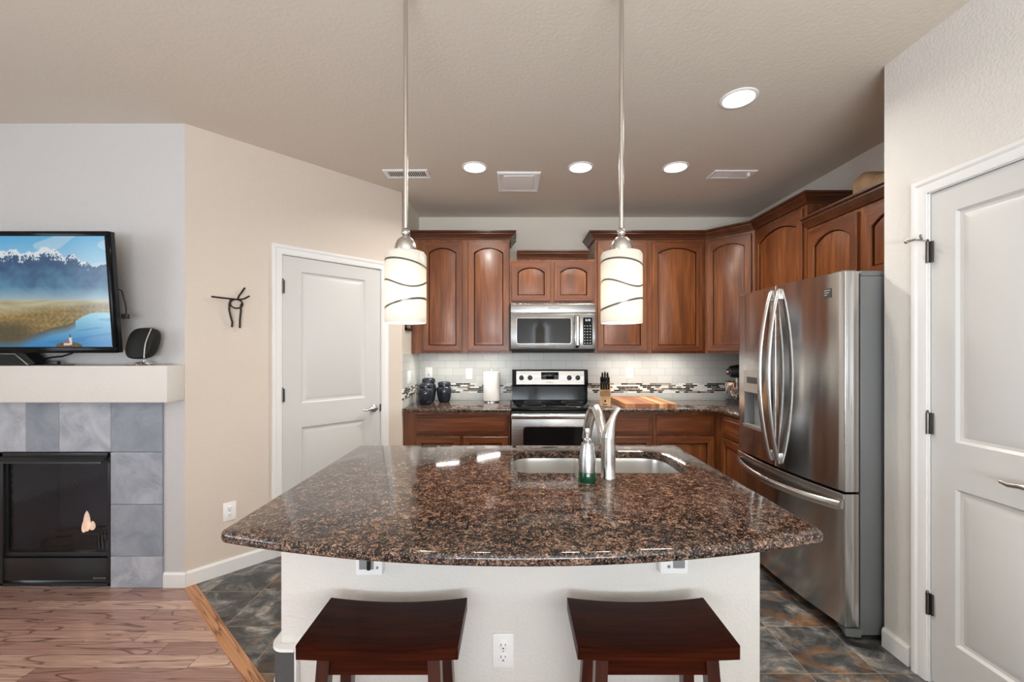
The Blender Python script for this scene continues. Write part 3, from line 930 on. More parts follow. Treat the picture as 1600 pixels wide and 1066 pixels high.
nx, nz_ = 330, 190
sx0, sx1, sz0, sz1 = -TW / 2 + bs, TW / 2 - bs, bb, TH - bt
verts, cols, faces = [], [], []
for j in range(nz_ + 1):
    for i in range(nx + 1):
        u, v = i / nx, j / nz_
        verts.append((sx0 + (sx1 - sx0) * u, 0.006, sz0 + (sz1 - sz0) * v))
        cols.extend(tv_picture(u, v))
for j in range(nz_):
    for i in range(nx):
        a = j * (nx + 1) + i
        faces.append((a, a + 1, a + nx + 2, a + nx + 1))
me = bpy.data.meshes.new('screen')
me.from_pydata(verts, [], faces)
ca = me.color_attributes.new('picture', 'FLOAT_COLOR', 'POINT')
ca.data.foreach_set('color', cols)
me.materials.append(M['screen'])
so = bpy.data.objects.new('screen', me)
C.collection.objects.link(so)
so.parent = tv
cb = MB()
cb.tube([(0.50, 0.054, 0.36), (0.538, 0.050, 0.345), (0.550, 0.048, 0.30), (0.556, 0.050, 0.25), (0.552, 0.052, 0.215)], 0.004, 8)
cb.box(0.530, 0.566, 0.042, 0.060, 0.188, 0.216, 0.004)
cb.out('power_cord', M['black_satin'], tv)

def speaker(name, label, loc, rotz, w_, h_, d_, lean):
    s = thing(name, label, 'speaker', loc, rotz)
    body = MB()
    n = 28
    rings = []
    for y, k in ((0.0, 0.86), (0.012, 0.97), (0.03, 1.0), (d_ * 0.6, 0.95), (d_ * 0.85, 0.75), (d_, 0.45)):
        ring = []
        for i in range(n):
            t = 2 * PI * i / n
            ct, st = math.cos(t), math.sin(t)
            px = math.copysign(abs(ct) ** 0.62, ct) * w_ / 2 * k
            pz = math.copysign(abs(st) ** 0.7, st) * h_ / 2 * k
            ring.append((px + lean * pz, y + 0.12 * pz, pz + h_ / 2 + 0.035))
        rings.append(ring)
    body.loft(rings)
    bo = body.out('body', M['black_matte'], s, 50)
    st_ = MB()
    pts = []
    for i in range(13):
        a = -1.0 + 2.0 * i / 12
        pz = a * h_ / 2 * 0.93
        pts.append((w_ * (0.30 - 0.05 * math.cos(a * 1.5)) + lean * pz, -0.004 + 0.12 * pz + 0.006 * abs(a), pz + h_ / 2 + 0.035))
    st_.tube(pts, 0.0035, 8)
    st_.out('silver_stripe', M['silver_plastic'], s)
    bd = MB()
    bd.box(-0.012, 0.0, -0.005, 0.002, 0.048, 0.060).out('badge', M['white_plastic'], s)
    foot = MB()
    foot.cyl((0, 0.04, 0.05), (0, 0.05, 0.01), 0.012, seg=12)
    foot.tube([(-w_ * 0.45, 0.0, 0.007), (-0.02, 0.045, 0.012), (w_ * 0.35, 0.0, 0.007)], 0.006, 8)
    foot.tube([(-w_ * 0.1, 0.0, 0.007), (0.0, 0.05, 0.012), (0.02, 0.09, 0.007)], 0.006, 8)
    foot.out('stand', M['chrome'], s)
    return s
speaker('speaker', 'black round satellite speaker on chrome stand at right end of mantel', (-2.104, 2.338, 1.3125), R(6), 0.150, 0.180, 0.09, 0.14)
cs = thing('speaker', 'low black centre speaker with silver trim on mantel under the television', 'speaker', (-2.92, 2.335, 1.3125))
c_ = MB()
c_.prism([(-0.24, 0.02), (-0.17, 0.085), (0.16, 0.085), (0.235, 0.012), (0.19, 0.0), (-0.2, 0.0)], 'y', 0.0, 0.07)
c_.out('body', M['black_matte'], cs, 20)
c_ = MB()
c_.tube([(-0.24, -0.002, 0.02), (-0.17, -0.002, 0.066), (0.125, -0.002, 0.066), (0.20, -0.002, 0.004)], 0.004, 8)
c_.out('silver_stripe', M['silver_plastic'], cs)
c_ = MB()
c_.tube([(0.20, 0.06, 0.03), (0.26, 0.06, 0.045), (0.31, 0.07, 0.05), (0.36, 0.08, 0.07)], 0.005, 8)
c_.out('cable', M['black_satin'], cs)
lowp = MB().loft([[(x, y, z) for x, y in ((-0.09, -0.03), (0.09, -0.03), (0.09, 0.03), (-0.09, 0.03))] for z in (0.0, 0.004)])
lowp.box(-0.03, 0.03, -0.01, 0.01, 0.004, 0.024, 0.003)
o = tag(lowp.out('sensor_bar', M['black_satin'], None), 'small flat black device on mantel right of the centre speaker', 'device')
o.location = (-2.62, 2.372, 1.3125)

# ------------------------------------------------------------------ wall items
art = thing('wall_sculpture', 'abstract dark metal rod sculpture on the beige angled wall', 'wall art', (XF, YF, 0), PHI)
yy = -0.018
def ap(s_, z_, y_=yy): return (s_, y_, z_)
a = MB()
a.tube([ap(0.126, 1.727), ap(0.18, 1.724), ap(0.232, 1.722), ap(0.275, 1.722), ap(0.300, 1.730), ap(0.328, 1.750)], 0.0052, 10)
a.out('crossbar', M['iron'], art)
a = MB()
a.tube([ap(0.262, 1.724, -0.024), ap(0.268, 1.742, -0.024), ap(0.285, 1.772, -0.024), ap(0.301, 1.800, -0.024)], 0.0055, 10)
a.out('raised_rod', M['iron'], art)
a = MB()
a.tube([ap(0.2585 + 0.034 * math.cos(t), 1.694 + 0.028 * math.sin(t), -0.012) for t in [2 * PI * i / 24 for i in range(25)]], 0.0045, 10)
a.out('ring', M['iron'], art)
a = MB()
a.tube([ap(0.224, 1.716, -0.026), ap(0.217, 1.690, -0.026), ap(0.217, 1.650, -0.022), ap(0.225, 1.61, -0.02), ap(0.234, 1.575, -0.018), ap(0.233, 1.545, -0.014)], 0.0055, 10)
a.out('leg', M['iron'], art)
a = MB()
a.tube([ap(0.290, 1.700, -0.022), ap(0.280, 1.690, -0.026), ap(0.279, 1.64, -0.022), ap(0.275, 1.59, -0.02), ap(0.276, 1.541, -0.014)], 0.0058, 10)
a.out('leg', M['iron'], art)
for mx_, mz_ in ((0.232, 1.716), (0.288, 1.702)):
    MB().cyl((mx_, 0.0, mz_), (mx_, -0.026, mz_), 0.003, seg=8).out('mount', M['iron'], art)

def outlet(label, loc, rotz, kind='duplex', group=None, wd=0.070, hh=0.114, th=0.006):
    o = thing('wall_outlet' if kind != 'switch' else 'light_switch', label, 'outlet' if kind != 'switch' else 'switch', loc, rotz, group)
    MB().box(-wd / 2, wd / 2, -th, 0, -hh / 2, hh / 2, 0.0025, 2).out('cover_plate', M['white_plastic'], o)
    if kind == 'duplex':
        for s_ in (-1, 1):
            r = MB().lathe([(0.0168, -th), (0.0168, -th - 0.0022), (0.0155, -th - 0.003)], (0, 0, s_ * 0.0195), 24, 'y')
            ro = r.out('receptacle', M['white_plastic'], o)
            sl = MB()
            sl.box(-0.0085, -0.0060, -th - 0.0036, -th - 0.002, s_ * 0.0195 - 0.001, s_ * 0.0195 + 0.008)
            sl.box(0.0055, 0.0078, -th - 0.0036, -th - 0.002, s_ * 0.0195 + 0.0005, s_ * 0.0195 + 0.007)
            sl.lathe([(0.0026, -th - 0.0036), (0.0026, -th - 0.002)], (0, 0, s_ * 0.0195 - 0.008), 10, 'y')
            sl.out('slot', M['slot'], ro, 0)
        MB().lathe([(0.003, -th), (0.003, -th - 0.001)], (0, 0, 0), 10, 'y').out('screw', M['silver_plastic'], o)
    else:
        MB().box(-0.0165, 0.0165, -th - 0.002, -th + 0.001, -0.033, 0.033, 0.001, 1).out('rocker', M['white_plastic'], o)
        if kind == 'decora':
            MB().box(-0.006, 0.006, -th - 0.003, -th - 0.001, -0.022, -0.012).out('slot', M['slot'], o)
    return o
def on_angled(s_, z_): return (XF + s_ * 0.997 / LA, YF + s_ * 1.07 / LA, z_)
outlet('white duplex outlet low on the beige angled wall', on_angled(0.2235, 0.384), PHI)
IYF = 1.374
outlet('white duplex outlet on island front between the two stools', (-0.033, IYF, 0.406), 0)
BSY = YB - 0.008
outlet('white outlet on rear backsplash directly above the dark jars', ((670 - 802) / 155.8, BSY, 1.175), 0, 'decora')
outlet('white wall plate on rear backsplash above left of the paper towels', ((733 - 802) / 155.8, BSY, 1.165), 0, 'switch')
outlet('white wall plate on rear backsplash above the cutting board', ((983.5 - 802) / 155.8, BSY, 1.175), 0, 'switch')
outlet('white double switch plate on the left side backsplash', (XKL + 0.008, 3.74, 1.16), R(90), 'switch', None, 0.115)

pf = thing('picture_frame', 'small dark frame on left kitchen side wall, mostly behind the pendant', 'frame', (XKL, 3.72, 1.69), R(90))
MB().box(-0.10, 0.10, -0.016, 0, -0.11, -0.092).box(-0.10, 0.10, -0.016, 0, 0.092, 0.11).box(-0.10, -0.082, -0.016, 0, -0.11, 0.11).box(0.082, 0.10, -0.016, 0, -0.11, 0.11).out('frame', M['iron'], pf)
bx('print', M['photo'], pf, -0.082, 0.082, -0.008, 0, -0.092, 0.092)

# ------------------------------------------------------------------ cabinets
def arch(x0, x1, z0, zs, rise, n=14):
    """rectangle with an arched top (spring line zs, crown zs+rise)"""
    pts = [(x0, z0), (x1, z0)]
    wd = x1 - x0
    if rise <= 1e-4:
        return pts + [(x1, zs), (x0, zs)]
    r = (wd * wd / 4 + rise * rise) / (2 * rise)
    cz = zs + rise - r
    a0 = math.asin(min(1, wd / 2 / r))
    for i in range(n + 1):
        t = a0 - 2 * a0 * i / n
        pts.append(((x0 + x1) / 2 + r * math.sin(t), cz + r * math.cos(t)))
    return pts


def cabinet_door(parent, x0, x1, z0, z1, yf, rise=0.035, st=0.056, t=0.020, rail=0.056, name='door'):
    f_, b_ = yf - t, yf
    zs = z1 - rail - rise
    m_ = MB()
    inn = arch(x0 + st, x1 - st, z0 + rail, zs, rise)
    k = len(inn)
    def outer(i):
        o_ = [(x0 + i, z0 + i), (x1 - i, z0 + i), (x1 - i, z1 - i)]
        o_ += [(q[0], z1 - i) for q in inn[3:-1]]
        return o_ + [(x0 + i, z1 - i)]
    def inner(i): return arch(x0 + st + i, x1 - st - i, z0 + rail + i, zs - i, rise)
    w3 = lambda pts, y: [(q[0], y, q[1]) for q in pts]
    m_.loft([w3(outer(0), b_), w3(outer(0), f_ + 0.003), w3(outer(0.003), f_), w3(inner(-0.003), f_), w3(inner(0), f_ + 0.004), w3(inner(0), b_), w3(outer(0), b_)], False, False)
    bmesh.ops.remove_doubles(m_.bm, verts=m_.bm.verts[:], dist=1e-5)
    m_.bm.faces.ensure_lookup_table()
    for fa in m_.bm.faces:
        c_ = fa.calc_center_median()
        if c_.z < z0 + rail * 0.75 or (c_.z > zs - 0.001 and x0 + st * 0.85 < c_.x < x1 - st * 0.85): fa.material_index = 1
    dr = m_.out(name, [M['cherry'], M['cherry_x']], parent, 30)
    p = MB()
    ax0, ax1, az0 = x0 + st, x1 - st, z0 + rail
    def ring(i, y): return [(q[0], y, q[1]) for q in arch(ax0 + i, ax1 - i, az0 + i, zs - i * (0.8 if rise else 1), rise * (1 - i * 1.5) if rise else 0)]
    p.loft([ring(-0.001, f_ + 0.013), ring(0.006, f_ + 0.013), ring(0.034, f_ + 0.005)], True, True)
    p.out('panel', M['cherry'], dr, 20)
    return dr


def drawer_front(parent, x0, x1, z0, z1, yf, t=0.020):
    p = MB()
    f_ = yf - t
    q = lambda i, y: [(x0 + i, y, z0 + i), (x1 - i, y, z0 + i), (x1 - i, y, z1 - i), (x0 + i, y, z1 - i)]
    p.loft([q(0, yf), q(0, f_ + 0.010), q(0.006, f_ + 0.006), q(0.022, f_ + 0.006), q(0.028, f_)])
    return p.out('drawer', M['cherry_x'], parent, 20)


CROWN = [(0.0, 0.0), (0.012, 0.0), (0.016, 0.012), (0.030, 0.030), (0.044, 0.044), (0.044, 0.052), (0.060, 0.060), (0.060, 0.072), (0.0, 0.072)]

def crown(path, z, parents, inv=None):
    """mitred crown moulding along a 2-D path (outside is right of the direction); one mesh per segment"""
    P = [Vector(p) for p in path]
    nrm = []
    for a_, b_ in zip(P, P[1:]):
        d = (b_ - a_).normalized()
        nrm.append(Vector((d.y, -d.x)))
    offs = []
    for i in range(len(P)):
        if i == 0: offs.append(nrm[0])
        elif i == len(P) - 1: offs.append(nrm[-1])
        else:
            m_ = (nrm[i - 1] + nrm[i]).normalized()
            offs.append(m_ / m_.dot(nrm[i]))
    for i, par in enumerate(parents):
        if par is None: continue
        rings = []
        for k in (i, i + 1):
            rings.append([(P[k].x + offs[k].x * o_, P[k].y + offs[k].y * o_, z + h_) for o_, h_ in CROWN])
        ob = MB().loft(rings).out('crown_moulding', M['cherry_dark'], None, 25)
        ob.parent = par
        ob.matrix_parent_inverse = (Matrix.Translation(par.location) @ Matrix.Rotation(par.rotation_euler.z, 4, 'Z')).inverted()


UZ0, UZ1 = 1.3725, 2.425
UY = 3.85
G = 0.002
def cabinet(name, label, loc, rotz, wd, dp, z0, z1, doors, rise, frame=True, group=None, dz=(0.03, 0.035)):
    """local: x 0..wd, front at y=0, depth to +y, floor-relative z; doors = list of (x0,x1)"""
    c = thing(name, label, 'cabinet', loc, rotz, group)
    MB().box(0, wd, 0.019, dp, z0 + 0.022, z1, 0.001, 1).out('carcass', M['cherry'], c)
    f_ = MB()
    xs = [0.0] + [v for d in doors for v in d] + [wd]
    for i in range(0, len(xs), 2):
        f_.box(xs[i], xs[i + 1], 0, 0.019, z0 if i in (0, len(xs) - 2) else z0 + dz[0], z1 if i in (0, len(xs) - 2) else z1 - dz[1])
    lo = min(d[0] for d in doors)
    f_.box(lo, doors[-1][1], 0, 0.019, z0, z0 + dz[0]).box(lo, doors[-1][1], 0, 0.019, z1 - dz[1], z1)
    f_.out('face_frame', M['cherry'], c, 0)
    for a_, b_ in doors:
        cabinet_door(c, a_ - 0.006, b_ + 0.006, z0 + dz[0] - 0.010, z1 - dz[1] + 0.010, 0.0, rise)
    return c

# left upper pair: x -0.930 .. -0.032
u1 = cabinet('upper_cabinet', 'tall two-door cherry wall cabinet left of the microwave', (-0.940, UY, 0), 0, 0.907, YB - UY - G, UZ0, UZ1, [(0.112, 0.462), (0.530, 0.896)], 0.045)
u2 = cabinet('upper_cabinet', 'short two-door cherry wall cabinet over the microwave', (-0.031, UY + 0.004, 0), 0, 0.783, YB - UY - G - 0.004, 1.836, 2.245, [(0.022, 0.368), (0.416, 0.760)], 0.045)
u3 = cabinet('upper_cabinet', 'tall two-door cherry wall cabinet right of the microwave', (0.754, UY, 0), 0, 1.016, YB - UY - G, UZ0, UZ1, [(0.030, 0.470), (0.532, 0.985)], 0.045)
# corner diagonal
CA, CB = Vector((1.775, UY)), Vector((2.055, 3.535))
cl = (CB - CA).length
ca_ = math.atan2(CB.y - CA.y, CB.x - CA.x)
u4 = thing('upper_cabinet', 'diagonal corner cherry wall cabinet with one arched door', 'cabinet', (CA.x, CA.y, 0), ca_)
inv = Matrix.Rotation(-ca_, 4, 'Z') @ Matrix.Translation((-CA.x, -CA.y, 0))
cc = MB()
cc.prism([(q.x, q.y) for q in [inv @ Vector(p) for p in ((CA.x, CA.y + 0.02, 0), (CB.x + 0.015, CB.y + 0.012, 0), (XKR - G, CB.y + 0.012, 0), (XKR - G, YB - G, 0), (CA.x, YB - G, 0))]], 'z', UZ0, UZ1)
cc.out('carcass', M['cherry'], u4, 0)
f_ = MB().box(0.002, 0.032, 0, 0.016, UZ0, UZ1).box(cl - 0.032, cl - 0.002, 0, 0.016, UZ0, UZ1).box(0.03, cl - 0.03, 0, 0.016, UZ0, UZ0 + 0.03).box(0.03, cl - 0.03, 0, 0.016, UZ1 - 0.035, UZ1)
f_.out('face_frame', M['cherry'], u4, 0)
cabinet_door(u4, 0.024, cl - 0.024, UZ0 + 0.02, UZ1 - 0.025, 0.0, 0.045)
# tall single on right wall: faces -x ; local +x -> -y world
u5 = cabinet('upper_cabinet', 'tall single-door cherry wall cabinet on right wall beside the corner cabinet', (2.055, 3.533, 0), RZ, 0.625, XKR - 2.055 - G, UZ0, UZ1, [(0.030, 0.590)], 0.06)
u6 = cabinet('upper_cabinet', 'short two-door cherry cabinet above the refrigerator', (2.055, 2.904, 0), RZ, 0.928, XKR - 2.055 - G, 1.80, 2.245, [(0.035, 0.432), (0.490, 0.895)], 0.06)
crown([(-0.940, UY), (-0.033, UY), (-0.033, YB)], UZ1, [u1, u1])
crown([(0.754, YB), (0.754, UY), (CA.x, CA.y), (CB.x, CB.y), (2.055, 2.908), (XKR, 2.908)], UZ1, [u3, u3, u4, u5, u5])
crown([(0.032, UY + 0.004), (0.690, UY + 0.004)], 2.245, [u2])
crown([(2.055, 2.902), (2.055, 1.976)], 2.245, [u6])

# under-cabinet light bars
def bar_light(label, x0, x1, y, watts):
    o = thing('under_cabinet_light', label, 'light', ((x0 + x1) / 2, y, UZ0 + 0.0215), 0, 'light bars under the wall cabinets')
    hw = (x1 - x0) / 2
    MB().box(-hw, hw, -0.03, 0.03, -0.014, 0, 0.002).out('housing', M['white_plastic'], o)
    MB().box(-hw + 0.01, hw - 0.01, -0.024, 0.024, -0.017, -0.0142).out('lens', M['led'], o)
    l_ = area_light('bar_glow', (0, 0, -0.02), (0, 0, 0), 2 * hw - 0.02, 0.04, watts, (1, 0.95, 0.88))
    l_.parent = o
bar_light('white light bar under left wall cabinet above the dark jars', -0.76, -0.52, 3.90, 1.5)
bar_light('white light bar under left wall cabinet above the paper towels', -0.36, -0.12, 3.90, 1.2)
bar_light('white light bar under right wall cabinet above the cutting board', 0.98, 1.22, 3.92, 2.2)
bar_light('white light bar under right wall cabinet near the corner', 1.40, 1.64, 3.92, 2.2)

# base cabinets
BZ1 = 0.873
BY = 3.565
def base_cabinet(label, loc, rotz, wd, dp, drawers, doors):
    c = thing('base_cabinet', label, 'cabinet', loc, rotz)
    MB().box(0, wd, 0.019, dp, 0.10, BZ1).box(0.0, wd, 0.07, dp, 0.0, 0.10).out('carcass', M['cherry'], c, 0)
    f_ = MB()
    f_.box(0, doors[0][0], 0, 0.019, 0.10, BZ1).box(doors[-1][1], wd, 0, 0.019, 0.10, BZ1)
    for (a_, b_), (c2, d2_) in zip(doors, doors[1:]): f_.box(b_, c2, 0, 0.019, 0.13, 0.655)
    f_.box(doors[0][0], doors[-1][1], 0, 0.019, BZ1 - 0.03, BZ1).box(doors[0][0], doors[-1][1], 0, 0.019, 0.655, 0.685).box(doors[0][0], doors[-1][1], 0, 0.019, 0.10, 0.13)
    f_.out('face_frame', M['cherry'], c, 0)
    for a_, b_ in drawers: drawer_front(c, a_ - 0.008, b_ + 0.008, 0.680, BZ1 - 0.022, 0.0)
    for a_, b_ in doors: cabinet_door(c, a_ - 0.008, b_ + 0.008, 0.12, 0.662, 0.0, 0)
    return c
base_cabinet('cherry base cabinet with wide drawer left of the range', (-0.943, BY, 0), 0, 0.918, YB - BY - 0.01, [(0.115, 0.890)], [(0.115, 0.480), (0.525, 0.890)])
base_cabinet('cherry base cabinet right of the range behind the faucet', (0.752, BY, 0), 0, 0.448, YB - BY - 0.01, [(0.035, 0.425)], [(0.035, 0.425)])
base_cabinet('cherry base cabinet with one drawer below the cutting board', (1.201, BY, 0), 0, 0.570, YB - BY - 0.01, [(0.030, 0.505)], [(0.030, 0.505)])
base_cabinet('cherry base cabinet on right wall beside the refrigerator', (1.772, BY + 0.008, 0), RZ, 0.645, XKR - 1.772 - 0.004, [(0.075, 0.60)], [(0.075, 0.60)])

# ------------------------------------------------------------------ worktops
def slab(name, outline, hole, z0, z1, mat, round_=0.010):
    """polished slab with an eased edge; outline CCW"""
    m_ = MB()
    bm = m_.bm
    n = len(outline)
    P = [Vector(p) for p in outline]
    nr = []
    for i in range(n):
        d0 = (P[i] - P[i - 1]).normalized(); d1 = (P[(i + 1) % n] - P[i]).normalized()
        t = (d0 + d1).normalized()
        nn = Vector((t.y, -t.x))
        nr.append(nn / max(0.5, nn.dot(Vector((d1.y, -d1.x)))))
    prof = []
    for k in range(5):
        a_ = PI / 2 * k / 4
        prof.append((-round_ + round_ * math.sin(a_), z1 - round_ + round_ * math.cos(a_)))
    for k in range(5):
        a_ = PI / 2 * k / 4
        prof.append((-round_ + round_ * math.cos(a_), z0 + round_ - round_ * math.sin(a_)))
    rings = [[bm.verts.new((p.x + q.x * o_, p.y + q.y * o_, z)) for p, q in zip(P, nr)] for o_, z in prof]
    for a_, b_ in zip(rings, rings[1:]):
        for i in range(n):
            bm.faces.new((a_[i], a_[(i + 1) % n], b_[(i + 1) % n], b_[i]))
    hr = None
    if hole:
        hr = [[bm.verts.new((p[0], p[1], z)) for p in hole] for z in (z1, z0)]
        k = len(hole)
        for i in range(k):
            bm.faces.new((hr[0][i], hr[0][(i + 1) % k], hr[1][(i + 1) % k], hr[1][i]))
    for ring, h_ in ((rings[0], hr[0] if hr else None), (rings[-1], hr[1] if hr else None)):
        es = [bm.edges.get((ring[i], ring[(i + 1) % n])) for i in range(n)]
        if h_: es += [bm.edges.get((h_[i], h_[(i + 1) % len(h_)])) for i in range(len(h_))]
        bmesh.ops.triangle_fill(bm, use_beauty=True, use_dissolve=False, edges=[e for e in es if e])
    return m_.out(name, mat, None, 40)

KZ0, KZ1 = 0.875, 0.905
YE = 3.53
tag(slab('countertop', [(XKL + 0.009, YE), (-0.021, YE), (-0.021, YB - 0.009), (XKL + 0.009, YB - 0.009)], None, KZ0, KZ1, M['granite'], 0.008),
    'speckled brown granite worktop left of the range', 'countertop')
tag(slab('countertop', [(0.752, YE), (1.71, YE), (1.735, YE - 0.025), (1.735, 2.925), (XKR - 0.009, 2.925), (XKR - 0.009, YB - 0.009), (0.752, YB - 0.009)], None, KZ0, KZ1, M['granite'], 0.008),
    'speckled brown granite worktop right of the range, turning the corner', 'countertop')

# island
def rounded(pts, rad, n=6):
    out = []
    k = len(pts)
    for i in range(k):
        p, a_, b_ = Vector(pts[i]), Vector(pts[i - 1]), Vector(pts[(i + 1) % k])
        r = rad[i] if isinstance(rad, (list, tuple)) else rad
        if r <= 0: out.append(tuple(p)); continue
        d0, d1 = (a_ - p).normalized(), (b_ - p).normalized()
        s0, s1 = p + d0 * r, p + d1 * r
        for j in range(n + 1):
            t = j / n
            out.append(tuple(s0 * (1 - t) ** 2 + p * 2 * t * (1 - t) + s1 * t * t))
    return out
IX0, IX1, IY1 = -0.785, 0.832, 2.125
IYC, BOW = 1.105, 0.128
bow = []
for i in range(1, 32):
    t = i / 32
    bow.append((IX0 + (IX1 - IX0) * t, IYC - BOW * (1 - (2 * t - 1) ** 2)))
corner_l = rounded([(IX0, 1.3), (IX0, IYC), bow[0]], [0, 0.024, 0], 5)[1:-1]
corner_r = rounded([bow[-1], (IX1, IYC), (IX1, 1.3)], [0, 0.024, 0], 5)[1:-1]
outline = corner_l + bow[0:] + corner_r + [(IX1, IY1), (IX0, IY1)]
# sink cutout
SX0, SX1, SY0, SY1 = 0.0, 0.70, 1.635, 1.985
hole = rounded([(SX0, SY0), (SX1, SY0), (SX1, SY1), (SX0, SY1)], [0.07, 0.07, 0.12, 0.09], 8)
IZ0, IZ1 = 0.882, 0.914
tag(slab('countertop', outline, hole, IZ0, IZ1, M['granite'], 0.012), 'large bow-fronted speckled granite island top holding the sink', 'countertop')
isl = thing('kitchen_island', 'off-white textured island base under the bow-fronted granite top', 'island', (0.024, IYF, 0))
ib = MB()
ib.box(-0.79, 0.79, 0, 0.12, 0, IZ0 - 0.001).box(-0.79, -0.70, 0.12, 0.72, 0, IZ0 - 0.001).box(0.70, 0.79, 0.12, 0.72, 0, IZ0 - 0.001)
ib.out('base_wall', M['wall_white'], isl, 0)
MB().box(-0.70, 0.70, 0.70, 0.72, 0.1, IZ0 - 0.001).box(-0.70, 0.70, 0.66, 0.70, 0.0, 0.1).out('cabinet_front', M['cherry'], isl, 0)

# sink
snk = thing('sink', 'stainless double-bowl undermount sink in the island top', 'sink', (0, 0, 0))
def bowl(x0, x1, y0, y1, rad, dep):
    m_ = MB()
    rings = []
    for ins, z in ((-0.004, IZ0 - 0.0005), (0.0, IZ0 - 0.02), (0.006, IZ0 - dep + 0.03), (0.016, IZ0 - dep + 0.008), (0.035, IZ0 - dep)):
        r_ = rounded([(x0 + ins, y0 + ins), (x1 - ins, y0 + ins), (x1 - ins, y1 - ins), (x0 + ins, y1 - ins)], [max(0.02, q - ins) for q in rad], 8)
        rings.append([(p[0], p[1], z) for p in r_])
    # inner skin and outer skin
    m_.loft(rings, False, True)
    m_.loft([[((p[0] - (x0 + x1) / 2) * 1.012 + (x0 + x1) / 2, (p[1] - (y0 + y1) / 2) * 1.012 + (y0 + y1) / 2, p[2] - 0.003) for p in r_] for r_ in rings], False, True)
    b_ = m_.out('bowl', M['steel_bowl'], snk, 40)
    cx, cy = (x0 + x1) / 2, (y0 + y1) / 2
    MB().lathe([(0.042, IZ0 - dep + 0.001), (0.040, IZ0 - dep + 0.003), (0.030, IZ0 - dep + 0.001)], (cx, cy, 0), 24).out('drain', M['chrome'], b_)
bowl(SX0, 0.318, SY0, SY1, [0.07, 0.05, 0.05, 0.09], 0.19)
bowl(0.340, SX1, SY0, SY1, [0.05, 0.07, 0.12, 0.05], 0.21)
MB().box(0.312, 0.346, SY0 + 0.03, SY1 - 0.03, IZ0 - 0.035, IZ0 - 0.02, 0.006, 2).out('divider', M['steel_bowl'], snk)

# faucet (user side is beyond the sink; body stands on the camera side)
fc = thing('faucet', 'brushed stainless pull-out faucet with curved lever on camera side of sink', 'faucet', (0.360, 1.578, IZ1))
m_ = MB()
m_.lathe([(0.029, 0), (0.029, 0.004), (0.0265, 0.008), (0.0275, 0.06), (0.0272, 0.10), (0.0255, 0.125), (0.0245, 0.150)], (0, 0, 0), 32)
m_.out('body', M['steel_v'], fc)
m_ = MB()
m_.tube([(0.002, 0, 0.151), (0.003, 0, 0.165), (0.006, 0, 0.185), (0.013, 0, 0.212), (0.022, 0, 0.236), (0.032, 0, 0.252), (0.044, 0, 0.262)], [0.0245, 0.0235, 0.0205, 0.0150, 0.0115, 0.0095, 0.006], 20)
m_.out('lever', M['steel_v'], fc)
m_ = MB()
sp = [(0.0, 0.015, 0.085), (-0.006, 0.055, 0.155), (-0.010, 0.10, 0.210), (-0.014, 0.145, 0.238), (-0.019, 0.185, 0.235), (-0.024, 0.215, 0.210)]
m_.tube(sp, [0.018, 0.0205, 0.0215, 0.0215, 0.021, 0.020], 20)
m_.out('spout', M['steel_v'], fc)
m_ = MB()
m_.tube([(-0.024, 0.213, 0.212), (-0.029, 0.232, 0.180), (-0.034, 0.246, 0.135), (-0.038, 0.254, 0.095)], [0.021, 0.0215, 0.0205, 0.019], 20)
m_.out('spray_head', M['steel_v'], fc)

# soap dispenser
sd_ = thing('soap_dispenser', 'brushed steel soap pump with green glass foot beside the faucet', 'soap dispenser', (0.2735, 1.535, IZ1))
m_ = MB().lathe([(0.0315, 0), (0.0325, 0.003), (0.0325, 0.034), (0.0315, 0.037)], (0, 0, 0), 32)
m_.out('liquid_foot', M['soap_glass'], sd_)
m_ = MB().lathe([(0.0325, 0.037), (0.0325, 0.045), (0.0315, 0.075), (0.0275, 0.110), (0.0225, 0.136), (0.0215, 0.140), (0.0150, 0.141)], (0, 0, 0), 32)
m_.out('body', M['steel'], sd_)
m_ = MB().lathe([(0.0145, 0.141), (0.0150, 0.143), (0.0150, 0.156), (0.0125, 0.158), (0.006, 0.159), (0.006, 0.176), (0.0095, 0.177), (0.0105, 0.192), (0.009, 0.196)], (0, 0, 0), 24)
m_.tube([(0, 0, 0.187), (-0.004, 0.02, 0.188), (-0.006, 0.042, 0.182)], [0.006, 0.005, 0.004], 12)
m_.out('pump', M['chrome'], sd_)

# corner bumper on the island's left front corner
bp = thing('corner_bumper', 'white-rimmed dark mesh bumper wrapped round island left corner', 'bumper', (0.024 - 0.79, IYF, 0.335))
cx0 = 0.0
in_path = [(-0.001, 0.065), (-0.001, 0.0), (-0.001, -0.001), (0.058, -0.001)]
def offs_path(o_):
    pts = [(-o_, 0.062)]
    rr = 0.02 + o_
    pts += [(-o_, 0.02)]
    for i in range(9):
        t = PI + PI / 2 * i / 8
        pts.append((0.02 + rr * math.cos(t), 0.02 + rr * math.sin(t)))
    pts += [(0.056, -o_)]
    return pts
def wrap(z0, z1, oa, ob):
    m_ = MB()
    A, B = [(-oa, 0.062), (-oa, -oa), (0.056, -oa)], offs_path(ob)
    A[0], B[0] = (A[0][0], 0.062), (B[0][0], 0.062)
    ring = lambda z: [(p[0], p[1], z) for p in A] + [(p[0], p[1], z) for p in B[::-1]]
    m_.loft([ring(z0), ring(z1)])
    return m_
wrap(-0.027, 0.085, 0.001, 0.026).out('mesh_cover', M['weave'], bp, 50)
r_ = wrap(0.085, 0.095, 0.002, 0.031)
r_.out('rim', M['white_plastic'], bp, 50)
wrap(-0.038, -0.027, 0.002, 0.029).out('rim', M['white_plastic'], bp, 50)
MB().box(0.0565, 0.063, -0.029, -0.001, -0.038, 0.095, 0.003).out('rim', M['white_plastic'], bp)

